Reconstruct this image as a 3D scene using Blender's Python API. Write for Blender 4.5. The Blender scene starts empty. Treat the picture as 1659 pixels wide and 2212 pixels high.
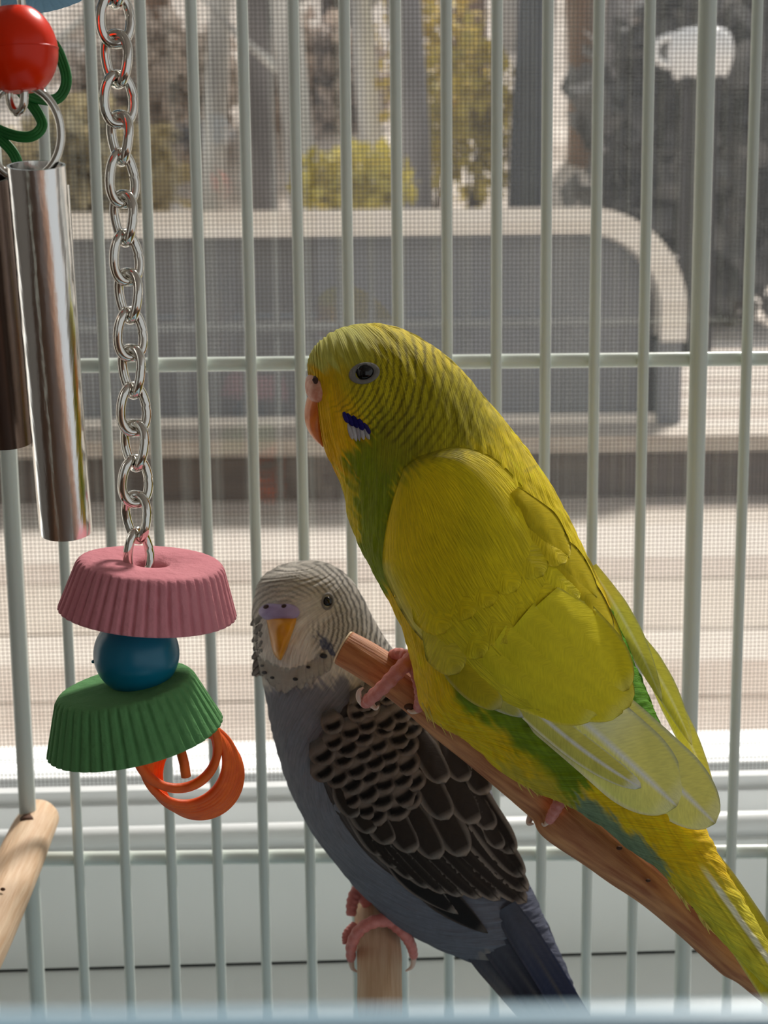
import bpy, math, random
import numpy as np
from mathutils import Vector, Matrix
from mathutils.bvhtree import BVHTree

random.seed(7)
rng = np.random.default_rng(7)
C = bpy.context.scene.collection
S = bpy.context.scene
MM = 0.001

# ------------------------------------------------------------------ camera
FPX, W, H = 3200.0, 1659.0, 2212.0
CZ = 1.2
PITCH, ROLL = math.radians(9.78), math.radians(0.6)
_f = np.array([0, math.cos(PITCH), -math.sin(PITCH)])
_d0 = np.array([0, -math.sin(PITCH), -math.cos(PITCH)])
_r0 = np.array([1.0, 0, 0])
CR = _r0 * math.cos(ROLL) + _d0 * math.sin(ROLL)
CD = _d0 * math.cos(ROLL) - _r0 * math.sin(ROLL)
CAM = np.array([0, 0, CZ])
cam = bpy.data.cameras.new('camera')
camo = bpy.data.objects.new('camera', cam)
C.objects.link(camo)
camo.matrix_world = Matrix(((CR[0], -CD[0], -_f[0], 0), (CR[1], -CD[1], -_f[1], 0),
                            (CR[2], -CD[2], -_f[2], CZ), (0, 0, 0, 1)))
cam.sensor_fit = 'VERTICAL'
cam.sensor_height = 24
cam.lens = 24 * FPX / H
cam.clip_start = 0.005
cam.clip_end = 200
cam.dof.use_dof = True
cam.dof.focus_distance = 0.285
cam.dof.aperture_fstop = cam.lens / 1.5
S.camera = camo

# ------------------------------------------------------------------ light
wld = bpy.data.worlds.new('sky')
S.world = wld
wld.use_nodes = True
bg = wld.node_tree.nodes['Background']
bg.inputs[0].default_value = (0.95, 0.98, 1.0, 1)
bg.inputs[1].default_value = 0.56
sun = bpy.data.lights.new('sun', 'SUN')
sun.energy = 7.2
sun.angle = math.radians(9)
sun.color = (1.0, 0.95, 0.88)
suno = bpy.data.objects.new('sun', sun)
C.objects.link(suno)
suno.rotation_euler = Vector((-0.30, -0.62, -0.72)).to_track_quat('-Z', 'Y').to_euler()
suno.location = (2, 5, 6)
S.view_settings.view_transform = 'Standard'
S.view_settings.look = 'None'
S.view_settings.exposure = 0.0
S.view_settings.gamma = 1.0
S.view_settings.use_curve_mapping = False


# ------------------------------------------------------------------ helpers
def ray(px, py):
    px, py = np.asarray(px, float), np.asarray(py, float)
    u, v = (px - W / 2) / FPX, (py - H / 2) / FPX
    return _f + u[..., None] * CR + v[..., None] * CD


def at(px, py, Y):
    """pixel + distance along world Y -> world point"""
    d = ray(px, py)
    return CAM + d * (np.asarray(Y, float) / d[..., 1])[..., None]


def proj(P):
    q = np.asarray(P) - CAM
    z = q @ _f
    return (q @ CR) / z * FPX + W / 2, (q @ CD) / z * FPX + H / 2


def lin(c):
    c = np.asarray(c, float) / 255.0
    return np.where(c <= 0.04045, c / 12.92, ((c + 0.055) / 1.055) ** 2.4)


def sm(a, b, x):
    t = np.clip((np.asarray(x, float) - a) / (b - a), 0, 1)
    return t * t * (3 - 2 * t)


def mix(a, b, t):
    return a + (b - a) * t[..., None]


def vnoise(x, y, seed=0):
    x, y = np.asarray(x, float), np.asarray(y, float)
    xi, yi = np.floor(x), np.floor(y)
    xf, yf = x - xi, y - yi

    def h(a, b):
        n = np.sin(a * 127.1 + b * 311.7 + seed * 74.7) * 43758.5453
        return n - np.floor(n)
    u, v = xf * xf * (3 - 2 * xf), yf * yf * (3 - 2 * yf)
    return (h(xi, yi) * (1 - u) + h(xi + 1, yi) * u) * (1 - v) + (h(xi, yi + 1) * (1 - u) + h(xi + 1, yi + 1) * u) * v


def segdist(x, y, pts):
    best = np.full(np.shape(x), 1e9)
    for (ax, ay), (bx, by) in zip(pts[:-1], pts[1:]):
        dx, dy = bx - ax, by - ay
        t = np.clip(((x - ax) * dx + (y - ay) * dy) / (dx * dx + dy * dy), 0, 1)
        best = np.minimum(best, np.hypot(x - ax - t * dx, y - ay - t * dy))
    return best


def inpoly(x, y, poly):
    x, y = np.asarray(x, float), np.asarray(y, float)
    r = np.zeros(x.shape, bool)
    n = len(poly)
    for i in range(n):
        x1, y1 = poly[i]
        x2, y2 = poly[(i + 1) % n]
        c = ((y1 > y) != (y2 > y)) & (x < (x2 - x1) * (y - y1) / ((y2 - y1) + 1e-9) + x1)
        r ^= c
    return r


def catmull(P, n):
    """resample rows of P (k x m) to n rows, smooth"""
    P = np.asarray(P, float)
    k = len(P)
    Q = np.vstack([2 * P[0] - P[1], P, 2 * P[-1] - P[-2]])
    t = np.linspace(0, k - 1 - 1e-9, n)
    i = np.floor(t).astype(int)
    f = (t - i)[:, None]
    p0, p1, p2, p3 = Q[i], Q[i + 1], Q[i + 2], Q[i + 3]
    return 0.5 * (2 * p1 + (p2 - p0) * f + (2 * p0 - 5 * p1 + 4 * p2 - p3) * f ** 2 + (3 * p1 - p0 - 3 * p2 + p3) * f ** 3)


def make_mesh(name, V, faces, col=None, fuv=None, smooth=True):
    """faces: list of int arrays (m x k)"""
    V = np.asarray(V, np.float32)
    me = bpy.data.meshes.new(name)
    me.vertices.add(len(V))
    me.vertices.foreach_set('co', V.ravel())
    faces = [np.asarray(f, np.int32) for f in faces if len(f)]
    idx = np.concatenate([f.ravel() for f in faces])
    tot = np.concatenate([np.full(len(f), f.shape[1], np.int32) for f in faces])
    start = np.concatenate([[0], np.cumsum(tot)[:-1]]).astype(np.int32)
    me.loops.add(len(idx))
    me.loops.foreach_set('vertex_index', idx)
    me.polygons.add(len(tot))
    me.polygons.foreach_set('loop_start', start)
    me.polygons.foreach_set('loop_total', tot)
    me.polygons.foreach_set('use_smooth', np.full(len(tot), smooth))
    if col is not None:
        a = me.attributes.new('Col', 'FLOAT_COLOR', 'POINT')
        c4 = np.ones((len(V), 4), np.float32)
        c4[:, :3] = np.clip(col, 0, 1)
        a.data.foreach_set('color', c4.ravel())
    if fuv is not None:
        a = me.attributes.new('fuv', 'FLOAT_VECTOR', 'POINT')
        u3 = np.zeros((len(V), 3), np.float32)
        u3[:, :2] = fuv
        a.data.foreach_set('vector', u3.ravel())
    me.update(calc_edges=True)
    me.validate()
    return me


def link(name, me, mat=None, parent=None, **props):
    o = bpy.data.objects.new(name, me)
    C.objects.link(o)
    if mat is not None and me is not None and not me.materials:
        me.materials.append(mat)
    if parent is not None:
        o.parent = parent
        o.matrix_parent_inverse = Matrix.Identity(4)
        # geometry is written in world space: cancel the parent's own placement
        mw = Matrix.Identity(4)
        p = parent
        while p is not None:
            mw = p.matrix_basis @ mw
            p = p.parent
        if 'keep' not in props:
            o.matrix_basis = mw.inverted()
    props.pop('keep', None)
    for k, v in props.items():
        o[k] = v
    return o


def thing(name, loc, label, cat, group=None):
    o = bpy.data.objects.new(name, None)
    o.empty_display_size = 0.02
    C.objects.link(o)
    o.location = loc
    o['label'] = label
    o['category'] = cat
    if group:
        o['group'] = group
    return o


def grid_faces(n, m, wrap=False, base=0):
    i, j = np.meshgrid(np.arange(n - 1), np.arange(m if wrap else m - 1), indexing='ij')
    j2 = (j + 1) % m
    return base + np.stack([i * m + j, i * m + j2, (i + 1) * m + j2, (i + 1) * m + j], -1).reshape(-1, 4)


class MB:
    """collects simple shapes into one mesh"""

    def __init__(s):
        s.V, s.F, s.n = [], {}, 0

    def add(s, V, faces):
        V = np.asarray(V, float)
        for f in faces:
            f = np.asarray(f)
            if len(f):
                s.F.setdefault(f.shape[1], []).append(f + s.n)
        s.V.append(V)
        s.n += len(V)
        return s

    def box(s, x0, x1, y0, y1, z0, z1):
        V = [(x, y, z) for x in (x0, x1) for y in (y0, y1) for z in (z0, z1)]
        return s.add(V, [[[0, 1, 3, 2], [4, 6, 7, 5], [0, 4, 5, 1], [2, 3, 7, 6], [0, 2, 6, 4], [1, 5, 7, 3]]])

    def tube(s, P, R, m=12, flat=1.0, closed=False, caps=True):
        P = np.asarray(P, float)
        n = len(P)
        R = np.broadcast_to(np.asarray(R, float), (n,))
        if closed:
            T = np.roll(P, -1, 0) - np.roll(P, 1, 0)
        else:
            T = np.gradient(P, axis=0)
        T /= np.linalg.norm(T, axis=1)[:, None] + 1e-12
        ref = np.array([0, 1.0, 0]) if abs(T[0][1]) < 0.9 else np.array([1.0, 0, 0])
        N = []
        prev = ref - T[0] * (ref @ T[0])
        prev /= np.linalg.norm(prev)
        for t in T:
            prev = prev - t * (prev @ t)
            prev /= np.linalg.norm(prev) + 1e-12
            N.append(prev)
        N = np.array(N)
        B = np.cross(T, N)
        a = np.linspace(0, 2 * math.pi, m, endpoint=False)
        V = P[:, None] + R[:, None, None] * (np.cos(a)[None, :, None] * N[:, None] * flat + np.sin(a)[None, :, None] * B[:, None])
        V = V.reshape(-1, 3)
        F = [grid_faces(n, m, True)]
        if closed:
            j = np.arange(m)
            F.append(np.stack([(n - 1) * m + j, (n - 1) * m + (j + 1) % m, (j + 1) % m, j], -1))
        elif caps:
            F.append(np.arange(m)[::-1][None])
            F.append(((n - 1) * m + np.arange(m))[None])
        return s.add(V, F)

    def mesh(s, name, smooth=True):
        return make_mesh(name, np.vstack(s.V), [np.vstack(f) for f in s.F.values()], smooth=smooth)

    def build(s, name, mat, parent=None, smooth=True, bevel=0, **props):
        o = link(name, s.mesh(name, smooth), mat, parent, **props)
        if bevel:
            b = o.modifiers.new('bevel', 'BEVEL')
            b.width = bevel
            b.segments = 2
            b.limit_method = 'ANGLE'
        return o


# ------------------------------------------------------------------ materials
def mat(name, color=(200, 200, 200), rough=0.5, metal=0.0, noise=None, bump=None, attr=False, spec=0.5, coords='Object', trans=0.0):
    """noise=(scale, amount, stretch xyz, second colour)  bump=(scale, strength, stretch)"""
    m = bpy.data.materials.new(name)
    m.use_nodes = True
    nt = m.node_tree
    b = nt.nodes['Principled BSDF']
    b.inputs['Roughness'].default_value = rough
    b.inputs['Metallic'].default_value = metal
    b.inputs['Specular IOR Level'].default_value = spec
    b.inputs['Base Color'].default_value = (*lin(color), 1)

    def coord():
        if coords == 'fuv':
            n = nt.nodes.new('ShaderNodeAttribute')
            n.attribute_name = 'fuv'
            return n.outputs['Vector']
        return nt.nodes.new('ShaderNodeTexCoord').outputs['Object']

    def tex(scale, stretch, detail=5):
        mp = nt.nodes.new('ShaderNodeMapping')
        mp.inputs['Scale'].default_value = stretch
        nt.links.new(coord(), mp.inputs['Vector'])
        t = nt.nodes.new('ShaderNodeTexNoise')
        t.inputs['Scale'].default_value = scale
        t.inputs['Detail'].default_value = detail
        nt.links.new(mp.outputs[0], t.inputs['Vector'])
        return t
    src = None
    if attr:
        a = nt.nodes.new('ShaderNodeAttribute')
        a.attribute_name = 'Col'
        src = a.outputs['Color']
        nt.links.new(src, b.inputs['Base Color'])
    if noise:
        t = tex(noise[0], noise[2])
        cr = nt.nodes.new('ShaderNodeValToRGB')
        cr.color_ramp.elements[0].position = 0.35
        cr.color_ramp.elements[1].position = 0.65
        mx = nt.nodes.new('ShaderNodeMix')
        mx.data_type = 'RGBA'
        if src is not None:
            mx.blend_type = 'MULTIPLY'
            cr.color_ramp.elements[0].color = (*([1 - noise[1]] * 3), 1)
            cr.color_ramp.elements[1].color = (1, 1, 1, 1)
            mx.inputs[0].default_value = 1
            nt.links.new(src, mx.inputs[6])
            nt.links.new(cr.outputs[0], mx.inputs[7])
        else:
            mx.inputs[6].default_value = (*lin(color), 1)
            mx.inputs[7].default_value = (*lin(noise[3]), 1)
            ml = nt.nodes.new('ShaderNodeMath')
            ml.operation = 'MULTIPLY'
            ml.inputs[1].default_value = noise[1]
            nt.links.new(t.outputs['Fac'], cr.inputs[0])
            nt.links.new(cr.outputs[0], ml.inputs[0])
            nt.links.new(ml.outputs[0], mx.inputs[0])
        if src is not None:
            nt.links.new(t.outputs['Fac'], cr.inputs[0])
        nt.links.new(mx.outputs[2], b.inputs['Base Color'])
    if bump:
        t = tex(bump[0], bump[2], 6)
        bp = nt.nodes.new('ShaderNodeBump')
        bp.inputs['Strength'].default_value = bump[1]
        bp.inputs['Distance'].default_value = bump[3] if len(bump) > 3 else 0.0005
        nt.links.new(t.outputs['Fac'], bp.inputs['Height'])
        nt.links.new(bp.outputs[0], b.inputs['Normal'])
    if trans:
        out = nt.nodes['Material Output']
        tr = nt.nodes.new('ShaderNodeBsdfTranslucent')
        ms = nt.nodes.new('ShaderNodeMixShader')
        ms.inputs[0].default_value = trans
        if b.inputs['Base Color'].links:
            nt.links.new(b.inputs['Base Color'].links[0].from_socket, tr.inputs[0])
        else:
            tr.inputs[0].default_value = (*lin(color), 1)
        nt.links.new(b.outputs[0], ms.inputs[1])
        nt.links.new(tr.outputs[0], ms.inputs[2])
        nt.links.new(ms.outputs[0], out.inputs[0])
    return m


M_cage = mat('cage_paint', (216, 224, 217), 0.26, bump=(180, 0.06, (1, 1, .2)))
M_rail = mat('rail_reflection_tint', (150, 180, 198), 0.3)  # reflected light blue is put into the front rail's colour
M_white = mat('window_vinyl', (238, 241, 242), 0.4, bump=(60, 0.04, (1, 1, 1)))
M_sill = mat('sill_paint', (240, 244, 244), 0.5, bump=(40, 0.08, (1, 1, 1)))
M_seal = mat('rubber_seal', (30, 36, 36), 0.8)
M_wall = mat('wall_paint', (205, 200, 192), 0.9, bump=(200, 0.1, (1, 1, 1)))
M_floor = mat('floor_wood', (120, 85, 60), 0.5, noise=(4, 0.7, (1, 8, 1), (90, 60, 42)))
M_ceil = mat('ceiling_paint', (225, 224, 220), 0.95)
M_steel = mat('bright_steel', (225, 222, 214), 0.09, 1.0)
M_tube = mat('brushed_tube', (250, 250, 248), 0.17, 1.0, bump=(420, 0.5, (1, 1, .02), .0003))
M_wood = mat('peeled_branch', (210, 144, 92), 0.6, noise=(1.0, 0.9, (.09, .55, 1), (160, 88, 48)), bump=(1.0, 0.5, (.12, 1.6, 1)), coords='fuv')
M_wood2 = mat('pale_branch', (228, 200, 168), 0.65, noise=(1.0, 0.8, (.08, .7, 1), (204, 164, 126)), bump=(1.0, 0.5, (.12, 1.6, 1)), coords='fuv')
M_woodend = mat('cut_wood', (232, 208, 172), 0.8, bump=(500, 0.4, (1, 1, 1)))
M_knot = mat('wood_knot', (88, 55, 36), 0.8, bump=(500, 0.4, (1, 1, 1)))
M_pink = mat('pink_mineral', (220, 144, 153), 0.9, noise=(90, 0.35, (1, 1, 1), (200, 120, 132)), bump=(420, 0.8, (1, 1, 1), .0007), spec=.2)
M_green = mat('green_mineral', (100, 154, 98), 0.9, noise=(90, 0.35, (1, 1, 1), (84, 136, 84)), bump=(420, 0.8, (1, 1, 1), .0007), spec=.2)
M_bluemin = mat('blue_mineral', (122, 165, 195), 0.9, noise=(90, 0.3, (1, 1, 1), (100, 145, 180)), bump=(420, 0.5, (1, 1, 1)), spec=.2)
M_bluebead = mat('blue_plastic', (4, 112, 142), 0.3)
M_orange = mat('orange_plastic', (236, 46, 2), 0.25, spec=.3)
M_rattan = mat('orange_rattan', (244, 104, 6), 0.55, noise=(300, 0.6, (1, 1, 1), (214, 68, 0)), bump=(700, 0.3, (1, 1, 1)))
M_strap = mat('green_rattan', (24, 118, 48), 0.6, noise=(300, 0.5, (1, 1, 1), (14, 88, 34)), bump=(700, 0.3, (1, 1, 1)))
FE = dict(attr=True, rough=0.68, spec=0.25, coords='fuv')
M_plume = mat('plumage', noise=(1.0, 0.26, (0.22, 2.4, 1)), bump=(1.0, 0.75, (0.25, 2.6, 1), .0007), **FE)
M_feather = mat('feather', noise=(1.0, 0.13, (0.4, 3.5, 1)), bump=(1.0, 0.3, (0.4, 3.5, 1), .0003), trans=0.52, **FE)
M_quill = mat('flight_quill', noise=(1.0, 0.12, (0.4, 3.5, 1)), bump=(1.0, 0.3, (0.4, 3.5, 1), .0003), trans=0.12, **FE)
M_strand = mat('fine_plume', (232, 214, 110), 0.7, trans=.3)
M_skin = mat('pink_skin', (222, 138, 128), 0.45, noise=(500, 0.6, (1, 1, 1), (196, 104, 98)), bump=(900, 0.6, (1, 1, 1)))
M_claw = mat('claw', (226, 196, 180), 0.3)
M_cere = mat('tan_cere', (196, 128, 100), 0.45, noise=(700, 0.7, (1, 1, 1), (222, 176, 150)), bump=(900, 0.5, (1, 1, 1)))
M_cere2 = mat('lilac_cere', (158, 142, 186), 0.45, noise=(500, 0.4, (1, 1, 1), (180, 160, 196)), bump=(900, 0.3, (1, 1, 1)))
M_beak = mat('orange_beak', (222, 128, 30), 0.3, noise=(300, 0.7, (1, 1, 1), (190, 92, 24)))
M_beak2 = mat('ochre_beak', (220, 150, 24), 0.35, noise=(300, 0.6, (1, 1, 1), (180, 110, 22)))
M_eye = mat('dark_eye', (6, 5, 5), 0.06)
M_ering = mat('eye_skin', (116, 112, 104), 0.7, bump=(1200, 0.6, (1, 1, 1)))
M_spot = mat('throat_spot', (46, 42, 44), .8)
M_hole = mat('nostril', (60, 34, 28), 0.8)

# ------------------------------------------------------------------ setting
YW = 0.379          # cage back wall
YC = 0.436          # window casing face


def zt(py, Y):
    return float(at(W / 2, py, Y)[2])


win = bpy.data.objects.new('window_1', None)
C.objects.link(win)
win.location = (0, YC, CZ - 0.2)
win.rotation_euler = (0, 0, math.radians(2.2))
win['kind'] = 'structure'
win['label'] = 'white vinyl window with insect screen behind the cage'
HX, TOP = 0.50, CZ + 0.62


def wpart(mb, name, m, **k):
    """geometry in metres about the casing face, placed by the window's own transform"""
    o = mb.build(name, m, None, **k)
    o.parent = win
    o.matrix_parent_inverse = Matrix.Identity(4)
    o.location = (0, -YC, -(CZ - 0.2))
    return o


zb0, zb1 = zt(1770, .445), zt(1838, .437)
zc1 = zt(2072, YC)
casing = MB().box(-HX, HX, YC, YC + .02, zc1 + .0002, zb1 + .001)
wpart(casing, 'window_casing', M_sill, smooth=False)
a = np.linspace(0, 2 * math.pi, 28, endpoint=False)
rb = (zb0 - zb1) / 2 + .0006
bead = MB().tube([(-HX, .4425, (zb0 + zb1) / 2), (0, .4425, (zb0 + zb1) / 2), (HX, .4425, (zb0 + zb1) / 2)], rb, 28)
wpart(bead, 'window_bead', M_white)
zk0, zk1 = zt(1694, .458), zt(1768, .455)
track = MB().box(-HX, HX, .455, .470, zk1 - .012, zk0 - .004)
track.box(-HX, HX, .458, .463, zk0 - .004, zk0)
track.box(-HX, HX, .468, .472, zk0 - .004, zk0 + .001)
wpart(track, 'window_track', M_white, smooth=False)
zx = zt(1690, .474)
ext = MB().box(-HX, HX, .472, .520, zx - .03, zx)
ext.box(-HX, HX, .486, .489, zx, zx + .0025)
ext.box(-HX, HX, .503, .505, zx, zx + .0015)
wpart(ext, 'window_sill_outside', M_white, smooth=False)
jamb = MB()
for s in (-1, 1):
    jamb.box(s * HX - .03, s * HX + .03, YC, .52, zc1, TOP)
jamb.box(-HX - .03, HX + .03, YC, .52, TOP, TOP + .05)
wpart(jamb, 'window_frame', M_white, smooth=False)
# insect screen: one wire each way, woven too finely to pick apart
scr = MB()
pitch, wr = 0.00132, 0.000095
zs0 = zx + .003
YS = .4665
xs = np.arange(-0.30, 0.30, pitch)
zs = np.arange(zs0, CZ + 0.25, pitch)
Vv, Fq = [], []


def wires(P0, P1, r):
    n = len(P0)
    D = P1 - P0
    D = D / np.linalg.norm(D, axis=1)[:, None]
    A = np.array([0, 1.0, 0]) * r
    B = np.cross(D, [0, 1.0, 0]) * r
    V = np.stack([P0 + A, P0 + B, P0 - A, P0 - B, P1 + A, P1 + B, P1 - A, P1 - B], 1).reshape(-1, 3)
    f = np.array([[0, 1, 5, 4], [1, 2, 6, 5], [2, 3, 7, 6], [3, 0, 4, 7]])
    return V, (f[None] + 8 * np.arange(n)[:, None, None]).reshape(-1, 4)


V, F = wires(np.stack([xs, np.full_like(xs, YS), np.full_like(xs, zs0)], 1), np.stack([xs, np.full_like(xs, YS), np.full_like(xs, CZ + .25)], 1), wr)
scr.add(V, [F])
V, F = wires(np.stack([np.full_like(zs, -.30), np.full_like(zs, YS), zs], 1), np.stack([np.full_like(zs, .30), np.full_like(zs, YS), zs], 1), wr)
scr.add(V, [F])
M_scr = mat('screen_wire', (92, 90, 88), 0.6)
wpart(scr, 'insect_screen', M_scr, smooth=False, kind='stuff')
# glass pane
mg = bpy.data.materials.new('window_glass')
mg.use_nodes = True
nt = mg.node_tree
for n in list(nt.nodes):
    if n.type != 'OUTPUT_MATERIAL':
        nt.nodes.remove(n)
tr = nt.nodes.new('ShaderNodeBsdfTransparent')
gl = nt.nodes.new('ShaderNodeBsdfGlossy')
gl.inputs['Roughness'].default_value = 0.0
fr = nt.nodes.new('ShaderNodeFresnel')
fr.inputs['IOR'].default_value = 1.8
ms = nt.nodes.new('ShaderNodeMixShader')
nt.links.new(fr.outputs[0], ms.inputs[0])
nt.links.new(tr.outputs[0], ms.inputs[1])
nt.links.new(gl.outputs[0], ms.inputs[2])
nt.links.new(ms.outputs[0], nt.nodes['Material Output'].inputs[0])
gp = MB().add([(-HX, .480, zx), (HX, .480, zx), (HX, .480, TOP), (-HX, .480, TOP)], [[[0, 1, 2, 3]]])
wpart(gp, 'glass_pane', mg, smooth=False)
gp = MB().add([(-HX, .492, zx + .003), (HX, .492, zx + .003), (HX, .492, TOP), (-HX, .492, TOP)], [[[0, 1, 2, 3]]])
wpart(gp, 'glass_pane', mg, smooth=False)

# interior sill board and wall
sb = MB().box(-.75, .75, .3845, .460, zc1 - .03, zc1 - .0008)
o = sb.build('trim_1', M_sill, None, smooth=False, bevel=.002, kind='structure', label='grey-white inside window sill board below the window')
sg = MB().box(-HX, HX, .4362, .4415, zc1 - .0016, zc1 + .0010)
wpart(sg, 'seal_gap', M_seal, smooth=False)
wm = MB()
wm.box(-2.2, -HX - .02, .45, .60, 0, 2.4)
wm.box(HX + .02, 2.2, .45, .60, 0, 2.4)
wm.box(-HX - .02, HX + .02, .47, .60, 0, zc1 - .03)
wm.box(-HX - .02, HX + .02, .45, .60, TOP + .04, 2.4)
wm.build('wall_back', M_wall, None, smooth=False, kind='structure', label='painted house wall around the window')
MB().box(-2.2, 2.2, -3.2, .6, -.05, 0).build('floor', M_floor, None, smooth=False, kind='structure', label='brown wooden room floor')
MB().box(-2.2, 2.2, -3.2, .6, 2.4, 2.45).build('ceiling', M_ceil, None, smooth=False, kind='structure', label='white room ceiling')
MB().box(-2.25, .1, -3.25, -3.2, 0, 2.4).build('wall_front', M_wall, None, smooth=False, kind='structure', label='painted room wall facing the window, added out of view to shape the tube reflections')  # unseen partial wall, added so the chime tubes reflect darker and in streaks
MB().box(-2.25, -2.2, -3.2, .6, 0, 2.4).build('wall_left', M_wall, None, smooth=False, kind='structure', label='painted side wall of the room')

# ------------------------------------------------------------------ outdoors
DK = CZ - 0.45        # near deck level
DU = CZ - 0.333       # raised deck level
M_plank = [mat('deck_plank%d' % i, c, 0.85, noise=(9, 0.7, (1.2, 14, 8), c2), bump=(30, 0.3, (1, 14, 8), .002), spec=.2)
           for i, (c, c2) in enumerate((((192, 183, 172), (164, 152, 140)), ((198, 190, 181), (178, 168, 158)), ((182, 171, 161), (156, 143, 132))))]
deck = bpy.data.objects.new('floor_deck', None)
C.objects.link(deck)
deck.location = (0, .62, DK)
deck['kind'] = 'structure'
deck['label'] = 'weathered wooden deck boards outside the window'
y = .62
i = 0
pm = []
for k in range(3):
    pm.append(MB().box(-2.4, 2.4, 0, .1375, -.03, 0).mesh('plank', False))
    pm[k].materials.append(M_plank[k])
yf = .45 / .164
while y < yf - .02:
    o = link('plank', pm[(i * 2 + i // 3) % 3], None, None)
    o.parent = deck
    o.location = (0, y - .62, -random.random() * .003)
    y += .1425
    i += 1
step = MB().box(-2.6, 2.6, y, y + .02, DK - .03, DU - .02)
M_riser = mat('step_riser', (96, 84, 76), 0.9, noise=(8, .6, (1, 6, 6), (70, 62, 58)))
step.build('trim_2', M_riser, None, smooth=False, kind='structure', label='dark riser board below the raised deck')
deck2 = bpy.data.objects.new('floor_raised_deck', None)
C.objects.link(deck2)
deck2.location = (0, y, DU)
deck2['kind'] = 'structure'
deck2['label'] = 'raised pale wooden deck beyond the step'
for j in range(18):
    o = link('plank', pm[j % 3], None, None)
    o.parent = deck2
    o.location = (0, j * .1425 - .02, -random.random() * .003)
yd2 = y + 18 * .1425
M_ground = mat('pale_ground', (186, 174, 160), 0.95, noise=(1.2, .8, (1, 1, 1), (140, 124, 104)), bump=(12, .3, (1, 1, 1), .02))
n, m = 60, 60
gx, gy = np.meshgrid(np.linspace(-14, 14, n), np.linspace(yd2 - .1, 22, m), indexing='ij')
gz = DU - .03 + 6.2 * sm(6.5, 21, gy) ** 1.0 + .25 * (vnoise(gx * .8, gy * .8) - .5) * sm(6, 8, gy)
M_hill = mat('leaf_litter_hill', (238, 228, 218), 0.95, noise=(2.2, .9, (1, 1, 1), (190, 178, 166)), bump=(9, .5, (1, 1, 1), .05))
gm = make_mesh('hill', np.stack([gx, gy, gz], -1).reshape(-1, 3), [grid_faces(n, m)])
link('ground_hill', gm, M_hill, None, kind='structure', label='brown leaf covered hillside rising behind the deck')
MB().add([(-14, .6, 0), (14, .6, 0), (14, yd2 + .2, 0), (-14, yd2 + .2, 0)], [[[0, 1, 2, 3]]]).build('ground', M_ground, None, smooth=False, kind='structure', label='pale bare ground around the deck')


def tree(px, Y, rad, tone, label, lean=0.0, h=6.0):
    b = at(px, 500, Y)
    z0 = DU - .1 + 6.2 * float(sm(6.5, 21, Y)) - .2
    t = thing('tree', (b[0], Y, z0), label, 'tree', 'bare trees on the hillside')
    m = mat('bark', tone, .9, noise=(6, .8, (1, 1, .2), tuple(int(c * .6) for c in tone)), bump=(14, .6, (1, 1, .2), .02))
    zz = np.linspace(0, h, 12)
    P = np.stack([b[0] + lean * zz + .05 * np.sin(zz * 1.3 + px), Y + 0 * zz, z0 + zz], 1)
    MB().tube(P, rad * (1 - .6 * zz / h), 10).build('trunk', m, t)
    for k in range(5):
        z1 = random.uniform(1.2, h * .8)
        s = random.choice((-1, 1))
        q = np.linspace(0, 1, 6)
        L = random.uniform(.3, .6)
        c = np.array([b[0] + lean * z1 + .05 * math.sin(z1 * 1.3 + px), Y, z0 + z1])
        Pb = c + np.stack([s * q * L, random.uniform(-.5, .5) * q, q * L * .7 + .1 * q * q], 1)
        MB().tube(Pb, rad * .35 * (1 - .8 * q), 6).build('branch', m, t)


G1, BR, PA, DKG = (160, 156, 156), (150, 124, 106), (240, 238, 232), (90, 86, 86)
for px, Y, rad, tone, lab in [
        (655, 7.2, .085, PA, 'pale birch trunk standing above the dark bench'),
        (575, 8.5, .11, G1, 'grey trunk beside the pale birch'),
        (90, 9, .10, PA, 'pale slender trunk at the hillside behind the chime tubes'),
        (340, 11, .12, BR, 'brown trunk behind the hanging chain'),
        (470, 9.5, .08, PA, 'pale thin trunk between the chain and the birch'),
        (800, 10, .09, PA, 'pale trunk rising behind the yellow shrubs'),
        (880, 7.8, .11, G1, 'grey-blue trunk behind the yellow budgerigar head'),
        (1000, 11, .14, BR, 'brown trunk beside the yellow forsythia'),
        (1110, 12, .09, PA, 'far pale trunk above the bench'),
        (1160, 6.9, .10, (84, 88, 94), 'dark slate trunk above the rounded bench end'),
        (1245, 10, .12, BR, 'brown trunk above the rounded bench corner'),
        (1330, 9, .10, G1, 'grey trunk near the dark evergreen'),
        (730, 12, .17, (78, 62, 54), 'dark brown thick trunk high on the hillside'),
        (240, 12.5, .16, (92, 76, 66), 'thick far trunk behind the chain links'),
        (1420, 11, .2, (74, 66, 62), 'thick dark trunk near the white pot'),
        (1620, 9.5, .12, G1, 'grey trunk beyond the white pot')]:
    tree(px, Y, rad, tone, lab, random.uniform(-.02, .02))


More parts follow.
